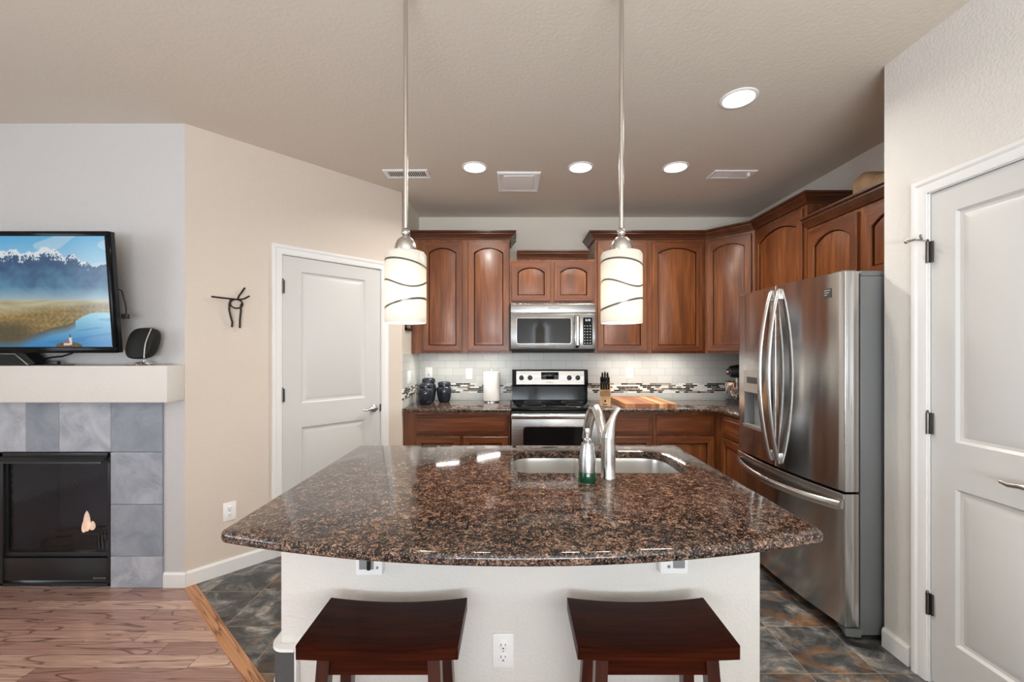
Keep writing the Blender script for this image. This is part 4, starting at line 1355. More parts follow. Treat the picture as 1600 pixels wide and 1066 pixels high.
# covered receptacles under the overhang
def island_box(label, x0, x1, z0, var):
    o = thing('wall_outlet', label, 'outlet', ((x0 + x1) / 2, IYF, z0))
    hw = (x1 - x0) / 2
    MB().box(-hw, hw, -0.030, 0, 0, 0.118, 0.004).out('cover_plate', M['white_plastic'], o)
    if var == 0:
        MB().box(-hw + 0.012, 0.016, -0.033, -0.029, 0.020, 0.10, 0.002).out('receptacle', M['grey_plastic'], o)
        MB().box(-0.004, 0.008, -0.040, -0.029, 0.020, 0.11, 0.003).out('plug', M['iron'], o)
        MB().lathe([(0.004, -0.033), (0.004, -0.029)], (0.028, 0, 0.026), 12, 'y').out('screw', M['silver_plastic'], o)
    else:
        MB().box(-0.006, hw - 0.012, -0.033, -0.029, 0.020, 0.10, 0.002).out('receptacle', M['grey_plastic'], o)
        MB().lathe([(0.005, -0.033), (0.004, -0.029)], (-0.020, 0, 0.026), 12, 'y').out('screw', M['silver_plastic'], o)
        MB().box(-hw - 0.004, -hw + 0.008, -0.036, -0.002, 0.002, 0.11, 0.004).out('side_cap', M['white_plastic'], o)
    return o
island_box('white box outlet with brown plug under the counter overhang above left stool', -0.510, -0.424, 0.668, 0)
island_box('white box outlet with grey window under the counter overhang above right stool', 0.478, 0.566, 0.672, 1)

# ------------------------------------------------------------------ range and microwave
RX0, RW = -0.018, 0.768
rg = thing('range', 'stainless and black electric range between the rear base cabinets', 'range', (RX0, 3.50, 0))
RD = YB - 0.010 - 3.50
MB().box(0.002, RW - 0.002, 0.05, RD, 0.03, 0.885).box(0.03, RW - 0.03, 0.09, RD, 0, 0.03).out('body', M['black_satin'], rg, 0)
ct = MB().box(0.0, RW, 0.0, RD - 0.04, 0.885, 0.914, 0.006, 2).out('cooktop', M['black_gloss'], rg)
for (x, y, r) in ((0.2, 0.17, 0.10), (0.57, 0.17, 0.085), (0.2, 0.42, 0.08), (0.57, 0.42, 0.10)):
    MB().lathe([(r, 0.9142), (r, 0.9146), (r - 0.004, 0.9146), (r - 0.004, 0.9142)], (x, y, 0), 40, 'z', False, False).out('burner', M['grey_side'], ct)
bgd = MB()
bgd.loft([[(x, y, z) for y, z in ((RD - 0.002, 0.90), (RD - 0.060, 0.90), (RD - 0.050, 1.045), (RD - 0.095, 1.060), (RD - 0.075, 1.205), (RD - 0.060, 1.212), (RD - 0.002, 1.212))] for x in (0.008, RW - 0.016)])
bg_o = bgd.out('backguard', M['black_gloss'], rg, 20)
cp = MB()
tl = math.atan2(0.02, 0.145)
def face_y(z): return RD - 0.095 + (z - 1.060) * 0.02 / 0.145
cp.loft([[(x, face_y(z) - 0.004, z) for x, z in ((0.048, 1.068), (RW - 0.055, 1.068), (RW - 0.055, 1.198), (0.048, 1.198))], [(x, face_y(z), z) for x, z in ((0.048, 1.068), (RW - 0.055, 1.068), (RW - 0.055, 1.198), (0.048, 1.198))]])
cpo = cp.out('control_panel', M['steel'], rg, 0)
for x in (0.098, 0.182, 0.567, 0.651):
    z = 1.132
    k = MB().lathe([(0.024, 0), (0.024, -0.004), (0.021, -0.008), (0.019, -0.024), (0.012, -0.026)], (x, face_y(z) - 0.004, z), 24, 'y')
    k.box(x - 0.004, x + 0.004, face_y(z) - 0.034, face_y(z) - 0.026, z - 0.019, z + 0.019, 0.002)
    k.out('knob', M['black_satin'], cpo)
z = 1.150
dsp = MB().box(0.292, 0.462, face_y(z) - 0.009, face_y(z) - 0.001, 1.116, 1.188, 0.001).out('display', M['black_gloss'], cpo)
text('digits', '5:10', 0.024, M['digits'], dsp, (0.380, face_y(1.168) - 0.0098, 1.166), (R(90), 0, 0))
bt_ = MB()
for i in range(3):
    for j in range(2):
        bt_.box(0.300 + i * 0.014, 0.309 + i * 0.014, face_y(z) - 0.0098, face_y(z) - 0.009, 1.124 + j * 0.02, 1.134 + j * 0.02)
        bt_.box(0.420 + i * 0.013, 0.429 + i * 0.013, face_y(z) - 0.0098, face_y(z) - 0.009, 1.124 + j * 0.02, 1.134 + j * 0.02)
bt_.out('buttons', M['grey_side'], dsp, 0)
text('lettering', 'Whirlpool', 0.016, M['slot'], cpo, (0.376, face_y(1.085) - 0.0048, 1.088), (R(90), 0, 0))
od = MB().box(0.004, RW - 0.004, 0.005, 0.05, 0.215, 0.868, 0.004).out('oven_door', M['steel'], rg)
wd_ = MB()
wd_.loft([[(p[0], 0.004 if k else 0.001, p[1]) for p in rounded([(0.105, 0.33), (RW - 0.105, 0.33), (RW - 0.105, 0.755), (0.105, 0.755)], 0.03, 5)] for k in (1, 0)])
wd_.out('window', M['oven_glass'], od, 20)
wr_ = MB().tube([(p[0], 0.002, p[1]) for p in (lambda q: q + q[:1])(rounded([(0.100, 0.325), (RW - 0.100, 0.325), (RW - 0.100, 0.760), (0.100, 0.760)], 0.03, 5))], 0.003, 6)
wr_.out('window_trim', M['chrome'], od)
hb = MB()
hb.box(0.0, RW, -0.048, -0.024, 0.828, 0.868, 0.006, 3)
hb.box(0.02, 0.05, -0.03, 0.006, 0.835, 0.862).box(RW - 0.05, RW - 0.02, -0.03, 0.006, 0.835, 0.862)
hb.out('handle', M['steel_v'], od)
dw = MB().box(0.004, RW - 0.004, 0.005, 0.05, 0.035, 0.205, 0.004).out('drawer', M['steel'], rg)

mw = thing('microwave', 'stainless over-the-range microwave with black glass door', 'microwave', (-0.024, 3.765, 1.400))
MW, MH, MD = 0.768, 0.424, YB - 3.765 - 0.012
MB().box(0, MW, 0.03, MD, 0.0, MH, 0.002).out('body', M['black_satin'], mw)
ts = MB().box(0, MW, 0, 0.03, MH - 0.085, MH, 0.003).out('vent_strip', M['steel'], mw)
text('lettering', 'Whirlpool', 0.024, M['slot'], ts, (MW / 2 + 0.005, -0.0005, MH - 0.042), (R(90), 0, 0))
dr = MB().box(0, 0.580, 0, 0.03, 0.012, MH - 0.088, 0.003).out('door', M['steel'], mw)
dq = rounded([(0.055, 0.060), (0.548, 0.060), (0.548, MH - 0.130), (0.055, MH - 0.130)], 0.02, 5)
MB().loft([[(p[0], y, p[1]) for p in dq] for y in (-0.0015, 0.002)]).out('window', M['oven_glass'], dr, 20)
MB().tube([(p[0], -0.0005, p[1]) for p in dq + dq[:1]], 0.003, 6).out('window_trim', M['chrome'], dr)
hd = MB().tube([(0.603, -0.004, 0.03), (0.603, -0.035, 0.05), (0.603, -0.042, 0.12), (0.603, -0.042, 0.22), (0.603, -0.035, MH - 0.12), (0.603, -0.004, MH - 0.10)], 0.020, 14, (0.9, 0.5))
hd.out('handle', M['steel_v'], mw)
cpn = MB().box(0.582, MW, 0, 0.03, 0.012, MH - 0.088, 0.003).out('control_panel', M['steel'], mw)
kp = MB().loft([[(p[0], y, p[1]) for p in rounded([(0.655, 0.050), (0.740, 0.050), (0.740, MH - 0.125), (0.655, MH - 0.125)], 0.01, 4)] for y in (-0.0012, 0.002)]).out('keypad', M['black_gloss'], cpn, 20)
text('digits', '5:10', 0.026, M['digits'], kp, (0.698, -0.0018, MH - 0.150), (R(90), 0, 0))
kb = MB()
for i in range(3):
    for j in range(7):
        kb.box(0.664 + i * 0.025, 0.676 + i * 0.025, -0.0018, -0.0012, 0.062 + j * 0.026, 0.070 + j * 0.026)
kb.out('buttons', M['grey_plastic'], kp, 0)
MB().box(0.01, MW - 0.01, 0.02, MD, -0.022, 0.0).out('underside_grille', M['black_matte'], mw, 0)

# ------------------------------------------------------------------ refrigerator
FW, FD, FHT = 0.905, 0.72, 1.776
fg = thing('refrigerator', 'stainless french-door refrigerator with bottom freezer right of the island', 'refrigerator', (1.577, 2.440, 0), R(-88.9))
hw = FW / 2
MB().box(-hw + 0.004, hw - 0.004, 0.078, FD, 0.03, FHT - 0.022, 0.004).out('cabinet_body', M['grey_side'], fg)
BUL = 0.038
def fy(x): return -BUL * (1 - (x / hw) ** 2)

def curved_panel(x0, x1, z0, z1, back, hole=None, nseg=14):
    m_ = MB()
    bm = m_.bm
    xs = [x0 + (x1 - x0) * i / nseg for i in range(nseg + 1)]
    zs = [z0, z1]
    if hole:
        xs = sorted(set(xs + [hole[0], hole[1]])); zs = [z0, hole[2], hole[3], z1]
    e = 0.006
    def yy_(x):
        y = fy(x)
        k = min(x - x0, x1 - x)
        if k < e: y += e * (1 - math.sqrt(max(0, 1 - ((e - k) / e) ** 2)))
        return y
    xs = sorted(set(xs + [x0 + 0.002, x0 + e, x1 - 0.002, x1 - e]))
    V = {}
    def v(i, j):
        if (i, j) not in V: V[(i, j)] = bm.verts.new((xs[i], yy_(xs[i]), zs[j]))
        return V[(i, j)]
    nx_, nz2 = len(xs), len(zs)
    for i in range(nx_ - 1):
        for j in range(nz2 - 1):
            if hole and hole[0] - 1e-6 <= xs[i] and xs[i + 1] <= hole[1] + 1e-6 and j == 1: continue
            bm.faces.new((v(i, j), v(i + 1, j), v(i + 1, j + 1), v(i, j + 1)))
    bl = [bm.verts.new((x0, back, zz)) for zz in zs]
    br3 = [bm.verts.new((x1, back, zz)) for zz in zs]
    for j in range(nz2 - 1):
        bm.faces.new((v(0, j), v(0, j + 1), bl[j + 1], bl[j]))
        bm.faces.new((v(nx_ - 1, j), v(nx_ - 1, j + 1), br3[j + 1], br3[j]))
    for j in (0, nz2 - 1):
        bm.faces.new([v(i, j) for i in range(nx_)] + [br3[j], bl[j]])
    bm.faces.new(bl + br3[::-1])
    return m_

ZS = 0.712
HX = (-0.362, -0.150, 0.905, 1.262)
dl = curved_panel(-hw, -0.002, ZS + 0.008, FHT, 0.066, HX).out('door', M['steel_fridge'], fg, 30)
dl['label'] = 'far refrigerator door with ice and water dispenser'
drr = curved_panel(0.002, hw, ZS + 0.008, FHT, 0.066).out('door', M['steel_fridge'], fg, 30)
fz = curved_panel(-hw, hw, 0.075, ZS - 0.004, 0.066, None, 24).out('freezer_drawer', M['steel_fridge'], fg, 30)
fz['label'] = 'wide freezer drawer with bowed handle'
# gasket gap between doors and body
MB().box(-hw + 0.01, hw - 0.01, 0.066, 0.078, 0.08, FHT - 0.01).out('gasket', M['black_matte'], fg, 0)
# dispenser
cv = MB()
hx0, hx1, hz0, hz1 = HX
yb_ = 0.050
zc = 1.125
yfm = fy(-0.25)
def V4(*p): cv.bm.faces.new([cv.bm.verts.new(q) for q in p])
V4((hx0, yb_, hz0), (hx1, yb_, hz0), (hx1, yb_, hz1), (hx0, yb_, hz1))
V4((hx0, fy(hx0), hz0), (hx0, yb_, hz0), (hx0, yb_, hz1), (hx0, fy(hx0), hz1))
V4((hx1, fy(hx1), hz0), (hx1, yb_, hz0), (hx1, yb_, hz1), (hx1, fy(hx1), hz1))
V4((hx0, fy(hx0), hz0), (hx1, fy(hx1), hz0), (hx1, yb_, hz0), (hx0, yb_, hz0))
V4((hx0, fy(hx0), hz1), (hx1, fy(hx1), hz1), (hx1, yb_, hz1), (hx0, yb_, hz1))
cvo = cv.out('dispenser', M['grey_plastic'], dl, 0)
pn = MB()
ptl = lambda x, z, o_: (x, fy(x) - o_, z)
pn.loft([[ptl(hx0, zc, -0.02), ptl(hx1, zc, -0.02), ptl(hx1, hz1, -0.02), ptl(hx0, hz1, -0.02)], [ptl(hx0 - 0.003, zc, 0.004), ptl(hx1 + 0.003, zc, 0.004), ptl(hx1 + 0.003, hz1 + 0.003, 0.004), ptl(hx0 - 0.003, hz1 + 0.003, 0.004)]])
pno = pn.out('dispenser_panel', M['silver_plastic'], cvo, 0)
xs2 = (hx0 + 0.045, hx1 - 0.03)
MB().loft([[ptl(xs2[0], 1.185, 0.005), ptl(xs2[1], 1.185, 0.005), ptl(xs2[1], 1.225, 0.005), ptl(xs2[0], 1.225, 0.005)], [ptl(xs2[0], 1.185, 0.001), ptl(xs2[1], 1.185, 0.001), ptl(xs2[1], 1.225, 0.001), ptl(xs2[0], 1.225, 0.001)]]).out('display', M['slot'], cvo, 0)
tr_ = MB()
tr_.loft([[ptl(hx0 - 0.003, hz0 - 0.012, 0.008), ptl(hx1 + 0.003, hz0 - 0.012, 0.008), ptl(hx1 + 0.003, hz0 + 0.006, 0.010), ptl(hx0 - 0.003, hz0 + 0.006, 0.010)], [ptl(hx0, hz0 - 0.008, -0.03), ptl(hx1, hz0 - 0.008, -0.03), ptl(hx1, hz0 + 0.006, -0.03), ptl(hx0, hz0 + 0.006, -0.03)]])
tr_.out('drip_tray', M['silver_plastic'], cvo, 0)
MB().cyl(((hx0 + hx1) / 2, 0.02, zc), ((hx0 + hx1) / 2, 0.02, zc - 0.05), 0.018, 0.012, 16).out('spout', M['grey_side'], cvo)
# handles
def vhandle(par, x, dx):
    h_ = MB()
    n = 17
    pts, rs = [], []
    za, zb = ZS + 0.045, FHT - 0.035
    for i in range(n):
        t = i / (n - 1)
        s_ = math.sin(PI * t)
        pts.append((x + dx * s_ * 0.3, fy(x) - 0.010 - 0.062 * s_ ** 0.8, za + (zb - za) * t))
    h_.tube(pts, 0.0155, 14, (1.0, 0.62))
    h_.box(x - 0.014, x + 0.014, fy(x) - 0.014, fy(x) + 0.002, za - 0.012, za + 0.05, 0.004).box(x - 0.014, x + 0.014, fy(x) - 0.014, fy(x) + 0.002, zb - 0.05, zb + 0.012, 0.004)
    h_.out('handle', M['steel_v'], par)
vhandle(dl, -0.036, -0.02)
vhandle(drr, 0.036, 0.02)
h_ = MB()
pts = []
for i in range(25):
    t = i / 24
    x = -0.435 + 0.87 * t
    s_ = math.sin(PI * t)
    pts.append((x, fy(x) - 0.008 - 0.052 * s_ ** 0.7, ZS - 0.075 + 0.012 * (1 - s_)))
h_.tube(pts, 0.021, 14, (0.5, 1.0))
h_.out('handle', M['steel_v'], fz)
lip = MB()
rg_ = []
for i in range(25):
    x = -hw + 0.002 + (FW - 0.004) * i / 24
    rg_.append([(x, fy(x) - 0.001, ZS - 0.034), (x, fy(x) - 0.008, ZS - 0.03), (x, fy(x) - 0.008, ZS - 0.008), (x, fy(x) - 0.001, ZS - 0.005)])
lip.loft(rg_)
lip.out('top_lip', M['steel_v'], fz, 20)
# hinge caps, badge, feet
MB().box(hw - 0.085, hw - 0.008, 0.005, 0.060, FHT + 0.0005, FHT + 0.006, 0.002).box(hw - 0.12, hw - 0.006, 0.085, 0.35, FHT - 0.021, FHT + 0.004, 0.004).out('hinge_cap', M['grey_side'], fg)
MB().box(-hw + 0.008, -hw + 0.085, 0.005, 0.060, FHT + 0.0005, FHT + 0.006, 0.002).box(-hw + 0.006, -hw + 0.12, 0.085, 0.35, FHT - 0.021, FHT + 0.004, 0.004).out('hinge_cap', M['grey_side'], fg)
bdg = MB()
bx0_, bx1_ = 0.343, 0.383
bdg.loft([[ptl(bx0_, 1.660, 0.003), ptl(bx1_, 1.660, 0.003), ptl(bx1_, 1.705, 0.003), ptl(bx0_, 1.705, 0.003)], [ptl(bx0_, 1.660, -0.001), ptl(bx1_, 1.660, -0.001), ptl(bx1_, 1.705, -0.001), ptl(bx0_, 1.705, -0.001)]])
bdo = bdg.out('badge', M['slot'], drr, 0)
bl_ = MB()
for z, k in ((1.693, 1), (1.682, 0.8), (1.671, 0.5)):
    xa, xb = bx0_ + 0.004, bx0_ + 0.004 + 0.032 * k
    bl_.loft([[ptl(xa, z, 0.0036), ptl(xb, z, 0.0036), ptl(xb, z + 0.005, 0.0036), ptl(xa, z + 0.005, 0.0036)], [ptl(xa, z, 0.002), ptl(xb, z, 0.002), ptl(xb, z + 0.005, 0.002), ptl(xa, z + 0.005, 0.002)]])
bl_.out('badge_mark', M['silver_plastic'], bdo, 0)
kg = MB()
kg.box(-hw + 0.02, hw - 0.02, 0.07, 0.10, 0.0, 0.07)
kg.out('kick_grille', M['black_matte'], fg, 0)
for sx_ in (-1, 1):
    MB().loft([[(sx_ * (hw - 0.0), y, z) for y, z in ((0.005, 0.030), (0.075, 0.022), (0.090, 0.060), (0.000, 0.068))], [(sx_ * (hw - 0.16), y, z) for y, z in ((0.045, 0.052), (0.075, 0.040), (0.090, 0.060), (0.040, 0.068))]]).out('foot_cover', M['grey_side'], fg, 0)
    MB().cyl((sx_ * (hw - 0.05), 0.10, 0.0), (sx_ * (hw - 0.05), 0.10, 0.045), 0.02, seg=14).cyl((sx_ * (hw - 0.05), 0.62, 0.0), (sx_ * (hw - 0.05), 0.62, 0.045), 0.02, seg=14).out('foot', M['black_matte'], fg)

# tan bag on the cabinet above the refrigerator
bag = thing('bag', 'tan leather bag lying on top of the cabinet above the refrigerator', 'bag', (2.170, 2.300, 2.2465))
m_ = MB()
rings = []
n = 20
for k in range(13):
    t = k / 12
    y = 0.25 - 0.50 * t
    sag = 1.0 - 0.30 * min(1, t / 0.35) ** 1.5 + 0.02 * math.sin(t * 17)
    w_ = 0.105 * (0.62 + 0.38 * math.sin(PI * min(1, 0.12 + t * 0.8)) ** 0.5)
    hgt = 0.235 * sag * (0.92 if k in (0, 12) else 1)
    ring = []
    for i in range(n):
        a_ = 2 * PI * i / n
        ca, sa = math.cos(a_), math.sin(a_)
        ring.append((math.copysign(abs(ca) ** 0.6, ca) * w_, y, hgt / 2 + math.copysign(abs(sa) ** 0.55, sa) * hgt / 2))
    rings.append(ring)
m_.loft(rings)
m_.out('body', M['leather'], bag, 60)
MB().tube([(-0.06, 0.250, 0.05), (-0.045, 0.254, 0.12), (-0.02, 0.254, 0.165), (0.01, 0.252, 0.18)], 0.007, 8).out('seam', M['iron'], bag)
MB().box(-0.107, -0.096, -0.02, 0.02, 0.112, 0.140, 0.003).out('buckle', M['chrome'], bag)

# ------------------------------------------------------------------ things on the rear worktop
def jar(label, x, y, s_, first=[None]):
    if first[0] is None:
        j = thing('canister', label, 'canister', (x, y, KZ1), 0, 'dark glazed canisters')
        MB().lathe([(0.052, 0), (0.062, 0.006), (0.075, 0.045), (0.083, 0.085), (0.084, 0.112), (0.076, 0.140), (0.066, 0.150), (0.064, 0.153)], (0, 0, 0), 36).out('body', M['glaze'], j, 50)
        MB().lathe([(0.063, 0.1535), (0.072, 0.156), (0.073, 0.178), (0.068, 0.188), (0.050, 0.194), (0.020, 0.196)], (0, 0, 0), 36).out('lid', M['glaze'], j, 50)
        first[0] = j
    else:
        j = copy_tree(first[0])
        j.location = (x, y, KZ1)
        j['label'] = label
    j.scale = (s_[0], s_[0], s_[1])
    return j
jar('front left dark blue speckled canister with lid, nearest the left corner', -0.807, 3.835, (0.86, 1.0))
jar('tallest dark blue canister standing behind the front left one', -0.822, 4.04, (0.88, 1.18))
jar('right-hand dark blue canister, alone beside the pair in the corner', -0.668, 4.025, (0.85, 1.0))

pt = thing('paper_towel_roll', 'white paper towel roll on upright holder left of the range', 'paper towels', (-0.210, 4.03, KZ1))
MB().lathe([(0.020, 0.012), (0.078, 0.012), (0.080, 0.016), (0.080, 0.286), (0.078, 0.290), (0.020, 0.290)], (0, 0, 0), 40).out('roll', M['paper'], pt, 50)
MB().lathe([(0.075, 0), (0.075, 0.008), (0.070, 0.011), (0.008, 0.0115)], (0, 0, 0), 36).out('base', M['chrome'], pt)
MB().lathe([(0.006, 0.011), (0.006, 0.305), (0.011, 0.309), (0.011, 0.318), (0.004, 0.324)], (0, 0, 0), 16).out('rod', M['chrome'], pt)

kb_ = thing('knife_block', 'pale wooden knife block full of black-handled knives right of the range', 'knife block', (0.822, 3.72, KZ1), R(-14))
MB().prism([(0.0, 0.0), (0.13, 0.0), (0.145, 0.02), (0.055, 0.215), (-0.03, 0.135), (0.0, 0.085)], 'x', -0.046, 0.046).out('block', M['pale_wood'], kb_, 0)
MB().box(-0.020, 0.020, -0.001, 0.001, 0.008, 0.016).box(-0.008, 0.008, -0.001, 0.001, 0.034, 0.052).out('brand_mark', M['iron'], kb_, 0)
kn = 0
for r_ in range(3):
    for c in range(4 if r_ < 2 else 3):
        x = -0.034 + c * 0.022 + (0.011 if r_ == 2 else 0)
        t = 0.16 + 0.30 * r_
        by, bz = -0.03 + (0.055 + 0.03) * t, 0.135 + (0.215 - 0.135) * t
        ln = 0.082 + 0.026 * r_ + random.uniform(-0.008, 0.01)
        dy, dz = -0.60, 0.80
        k_ = thing('knife', 'black-handled knife in the pale knife block', 'knife', kb_.matrix_basis @ Vector((x, by, bz)), R(-14), 'knives in the knife block')
        h_ = MB()
        h_.tube([(0, dy * q, dz * q) for q in (0.006, 0.016, ln * 0.5, ln * 0.85, ln)], [0.0095, 0.011, 0.0105, 0.0125, 0.008], 10, (0.8, 1.15))
        h_.out('handle', M['black_satin'], k_)
        bl2 = MB().tube([(0, dy * q, dz * q) for q in (0.001, 0.006)], [0.008, 0.0085], 8, (0.5, 1.1))
        bl2.out('bolster', M['chrome'], k_)
        kn += 1

cbd = thing('cutting_board', 'striped butcher-block cutting board lying on the worktop right of the knife block', 'cutting board', (1.175, 3.835, KZ1))
def board_top():
    m_ = MB()
    m_.loft([[(p[0], p[1], z) for p in rounded([(-0.218, -0.295), (0.218, -0.295), (0.218, 0.295), (-0.218, 0.295)], 0.02, 4)] for z in (0.001, 0.005, 0.036, 0.040)])
    return m_
board_top().out('board', M['board'], cbd, 30)

mx = thing('stand_mixer', 'dark stand mixer with steel bowl on the corner worktop, partly behind the refrigerator', 'mixer', (2.19, 3.86, KZ1), R(-20))
MB().loft([[(p[0], p[1], z) for p in rounded([(-0.19, -0.085), (0.10, -0.105), (0.10, 0.105), (-0.19, 0.085)], 0.05, 5)] for z in (0.0, 0.022, 0.035)]).out('base', M['black_satin'], mx)
MB().loft([[(0.05 + k * 0.0 + p[0] * s_, p[1] * s_, z) for p in rounded([(-0.045, -0.05), (0.045, -0.05), (0.045, 0.05), (-0.045, 0.05)], 0.03, 5)] for z, s_, k in ((0.035, 1.1, 0), (0.12, 0.85, 0), (0.25, 0.95, 0))]).out('column', M['black_satin'], mx)
MB().tube([(0.11, 0, 0.29), (0.08, 0, 0.295), (0.0, 0, 0.30), (-0.10, 0, 0.30), (-0.16, 0, 0.296), (-0.175, 0, 0.294)], [0.04, 0.06, 0.066, 0.062, 0.052, 0.03], 24).out('motor_head', M['black_satin'], mx)
MB().lathe([(0.03, -0.176), (0.026, -0.192)], (0, 0, 0.294), 20, 'x').out('hub', M['chrome'], mx)
MB().lathe([(0.04, 0.037), (0.045, 0.05), (0.075, 0.06), (0.10, 0.10), (0.108, 0.17), (0.110, 0.20), (0.113, 0.203), (0.106, 0.203), (0.10, 0.12), (0.06, 0.066)], (-0.10, 0, 0), 32).out('bowl', M['chrome'], mx)
MB().cyl((-0.10, 0, 0.245), (-0.10, 0, 0.15), 0.012, 0.02, 12).out('beater', M['silver_plastic'], mx)

# ------------------------------------------------------------------ stools
def make_stool(label, loc):
    s = thing('bar_stool', label, 'stool', loc, 0, 'stools at the island')
    st = MB()
    n = 16
    W2, D2, hs, th = 0.213, 0.112, 0.622, 0.036
    nr_ = []
    def sect(y, ins):
        top, bot = [], []
        for i in range(n + 1):
            x = -W2 + ins + 2 * (W2 - ins) * i / n
            dip = 0.014 * (1 - (x / W2) ** 2)
            top.append((x, y, hs - dip - ins * 0.6))
            bot.append((x, y, hs - th - dip * 0.35 + ins * 0.6))
        return bot + top[::-1]
    st.loft([sect(-D2, 0.006), sect(-D2 + 0.004, 0.001), sect(-D2 + 0.008, 0.0), sect(D2 - 0.008, 0.0), sect(D2 - 0.004, 0.001), sect(D2, 0.006)])
    st.out('seat', M['stool'], s, 30)
    zt = hs - th - 0.004
    def leg_xy(sx, sy, z):
        t = (zt - z) / zt
        return sx * (0.146 + 0.028 * t), sy * (0.078 + 0.045 * t)
    for sx in (-1, 1):
        for sy in (-1, 1):
            a_ = 0.0165
            rings = []
            for z in (0.0, zt):
                x, y = leg_xy(sx, sy, z)
                rings.append([(x - a_, y - a_, z), (x + a_, y - a_, z), (x + a_, y + a_, z), (x - a_, y + a_, z)])
            MB().loft(rings).out('leg', M['stool_leg'], s, 0)
    ap_ = MB()
    za, zb = zt - 0.050, zt
    xa, ya = leg_xy(1, 1, (za + zb) / 2)
    for sy in (-1, 1): ap_.box(-xa + 0.014, xa - 0.014, sy * ya - 0.009, sy * ya + 0.009, za, zb)
    for sx in (-1, 1): ap_.box(sx * xa - 0.009, sx * xa + 0.009, -ya + 0.014, ya - 0.014, za, zb)
    ap_.out('apron', M['stool'], s, 0)
    for z, ax in ((0.16, 'x'), (0.28, 'y')):
        x, y = leg_xy(1, 1, z)
        for k in (-1, 1):
            m_ = MB()
            if ax == 'x': m_.box(-x + 0.014, x - 0.014, k * y - 0.009, k * y + 0.009, z - 0.014, z + 0.014, 0.002)
            else: m_.box(k * x - 0.009, k * x + 0.009, -y + 0.014, y - 0.014, z - 0.014, z + 0.014, 0.002)
            m_.out('stretcher', M['stool_leg'], s, 0)
    return s
s1 = make_stool('dark mahogany saddle stool left of the front island outlet', (-0.357, 1.195, 0))
s2 = copy_tree(s1)
s2.location = (0.381, 1.195, 0)
s2['label'] = 'dark mahogany saddle stool right of the front island outlet'

# ------------------------------------------------------------------ ceiling fittings and pendants
def downlight(label, x, y, watts):
    o = thing('recessed_light', label, 'ceiling light', (x, y, H), 0, 'recessed ceiling lights')
    MB().lathe([(0.094, 0), (0.094, -0.004), (0.088, -0.007), (0.078, -0.006), (0.078, 0)], (0, 0, 0), 40).out('trim_ring', M['white_plastic'], o, 40)
    MB().lathe([(0.0775, -0.0055), (0.05, -0.008), (0.01, -0.009)], (0, 0, 0), 40).out('lens', M['lens'], o, 60)
    l_ = area_light('downlight_glow', (0, 0, -0.012), (0, 0, 0), 0.14, 0.14, watts, (1.0, 0.955, 0.89), 'DISK', 150)
    l_.parent = o
DLW = 16
downlight('leftmost recessed ceiling light, between round vent and square diffuser', -0.282, 3.045, DLW)
downlight('recessed ceiling light just left of the right pendant rod', 0.493, 3.045, DLW)
downlight('recessed ceiling light just right of the right pendant rod', 1.188, 3.045, DLW)
downlight('largest recessed ceiling light, nearest the right wall', 1.200, 2.215, DLW * 0.45)
for o in bpy.data.objects:
    if o.get('label', '').startswith('leftmost recessed'): o['label'] = 'leftmost of the recessed ceiling lights, beside the square diffuser'

def register(label, x, y, wd, dp, var):
    o = thing('ceiling_vent', label, 'vent', (x, y, H), 0)
    hw_, hd_ = wd / 2, dp / 2
    f_ = MB()
    for a0, a1, b0, b1 in ((-hw_, hw_, -hd_, -hd_ + 0.028), (-hw_, hw_, hd_ - 0.028, hd_), (-hw_, -hw_ + 0.028, -hd_ + 0.028, hd_ - 0.028), (hw_ - 0.028, hw_, -hd_ + 0.028, hd_ - 0.028)):
        f_.box(a0, a1, b0, b1, -0.008, 0, 0.002, 1)
    f_.out('frame', M['white_plastic'], o)
    bx('backing', M['slot'], o, -hw_ + 0.02, hw_ - 0.02, -hd_ + 0.02, hd_ - 0.02, -0.002, -0.0005)
    sl = MB()
    n = 18
    for i in range(n):
        x0 = -hw_ + 0.030 + (wd - 0.06) * i / n
        if var and i > n * 0.45: continue
        sl.loft([[(x0, y_, -0.003), (x0 + 0.002, y_, -0.003), (x0 + 0.009, y_, -0.007), (x0 + 0.007, y_, -0.007)] for y_ in (-hd_ + 0.028, hd_ - 0.028)])
    sl.out('louvres', M['white_plastic'], o, 0)
    if var:
        bx('damper_plate', M['white_plastic'], o, -0.01, hw_ - 0.03, -hd_ + 0.026, hd_ - 0.026, -0.0065, -0.003)
        MB().box(hw_ - 0.055, hw_ - 0.045, -hd_ + 0.03, -hd_ + 0.06, -0.03, -0.006, 0.002).out('damper_lever', M['white_plastic'], o)
register('slotted white ceiling vent behind the left pendant rod', -0.805, 3.155, 0.335, 0.150, 0)
register('slotted white ceiling vent with damper lever near the right wall', 1.660, 3.165, 0.320, 0.150, 1)

sq = thing('ceiling_diffuser', 'square white stepped diffuser panel in the kitchen ceiling', 'vent', (0.043, 3.305, H))
m_ = MB()
a_, b_ = 0.165, 0.185
m_.loft([[(sx * (a_ - i), sy * (b_ - i), z) for sx, sy in ((-1, -1), (1, -1), (1, 1), (-1, 1))] for i, z in ((0, 0), (0, -0.008), (0.012, -0.014), (0.036, -0.010), (0.042, -0.006))])
m_.out('frame', M['white_plastic'], sq, 20)
m_ = MB()
m_.loft([[(sx * (a_ - i), sy * (b_ - i), z) for sx, sy in ((-1, -1), (1, -1), (1, 1), (-1, 1))] for i, z in ((0.048, -0.0062), (0.052, -0.012), (0.085, -0.015))])
m_.out('centre_panel', M['white_plastic'], sq, 20)

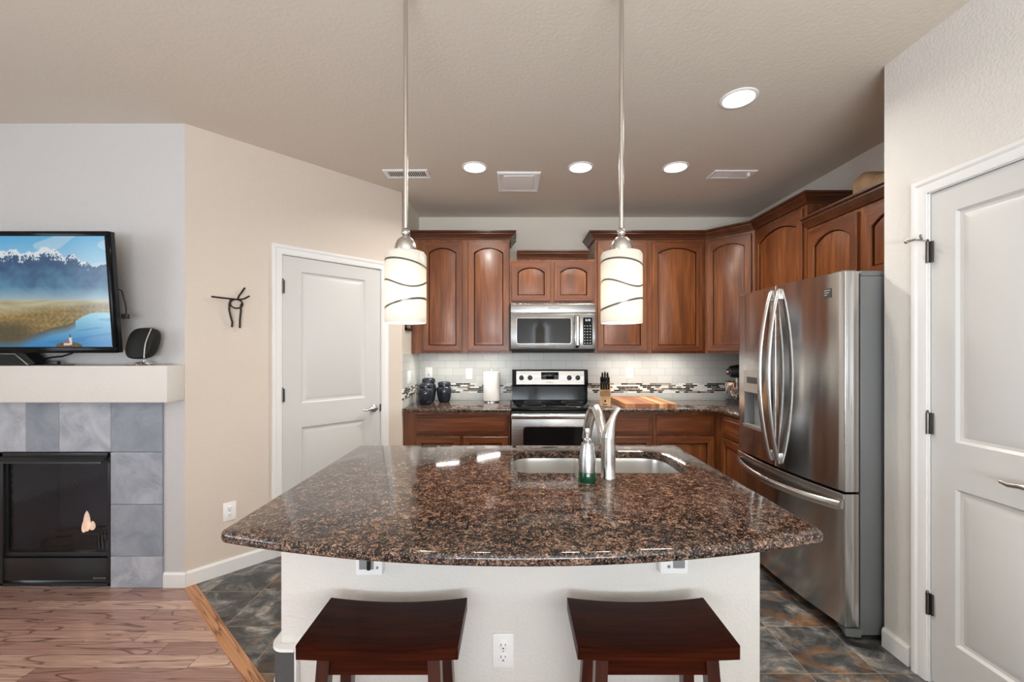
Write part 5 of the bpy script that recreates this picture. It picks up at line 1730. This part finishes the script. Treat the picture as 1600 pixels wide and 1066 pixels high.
def pendant(label, x, y):
    o = thing('pendant_light', label, 'pendant light', (x, y, 1.494), 0, 'pendants over the island')
    hh = 0.252
    R_ = 0.0735
    sh = MB()
    prof = [(R_ - 0.004, 0.004), (R_ - 0.002, 0.0), (R_, 0.003), (R_, hh - 0.008), (R_ - 0.006, hh + 0.002), (0.030, hh + 0.006), (0.030, hh + 0.002), (R_ - 0.009, hh - 0.003), (R_ - 0.004, hh - 0.012), (R_ - 0.004, 0.004)]
    sh.lathe(prof, (0, 0, 0), 56, 'z', False, False)
    sh.out('glass_shade', M['shade'], o, 50)
    MB().lathe([(0.038, hh + 0.007), (0.039, hh + 0.014), (0.037, hh + 0.030), (0.030, hh + 0.046), (0.018, hh + 0.057), (0.008, hh + 0.060)], (0, 0, 0), 36).out('holder', M['nickel'], o, 60)
    MB().lathe([(0.007, hh + 0.060), (0.013, hh + 0.066), (0.0155, hh + 0.074), (0.013, hh + 0.083), (0.007, hh + 0.088), (0.006, hh + 0.096)], (0, 0, 0), 24).out('swivel_ball', M['nickel'], o, 60)
    MB().cyl((0, 0, hh + 0.09), (0, 0, H - 1.494 - 0.02), 0.0080, seg=20).out('rod', M['nickel'], o)
    MB().lathe([(0.060, H - 1.494 - 0.001), (0.060, H - 1.494 - 0.012), (0.050, H - 1.494 - 0.022), (0.010, H - 1.494 - 0.026)], (0, 0, 0), 36).out('canopy', M['nickel'], o, 40)
    MB().lathe([(0.014, hh + 0.004), (0.014, hh - 0.05), (0.010, hh - 0.052)], (0, 0, 0), 20).out('socket', M['white_plastic'], o)
    MB().lathe([(0.010, hh - 0.053), (0.016, hh - 0.07), (0.028, hh - 0.10), (0.030, hh - 0.125), (0.020, hh - 0.148), (0.004, hh - 0.155)], (0, 0, 0), 24).out('bulb', M['bulb'], o, 60)
    ld = bpy.data.lights.new('bulb_glow', 'POINT')
    ld.energy = 5
    ld.color = (1, 0.92, 0.82)
    ld.shadow_soft_size = 0.03
    lo = bpy.data.objects.new('bulb_glow', ld)
    C.collection.objects.link(lo)
    lo.parent = o
    lo.location = (0, 0, 0.06)
    return o
pendant('left nickel pendant with etched white cylinder glass, before the left cabinets', -0.388, 1.50)
pendant('right nickel pendant with etched white cylinder glass, right of the microwave', 0.390, 1.50)
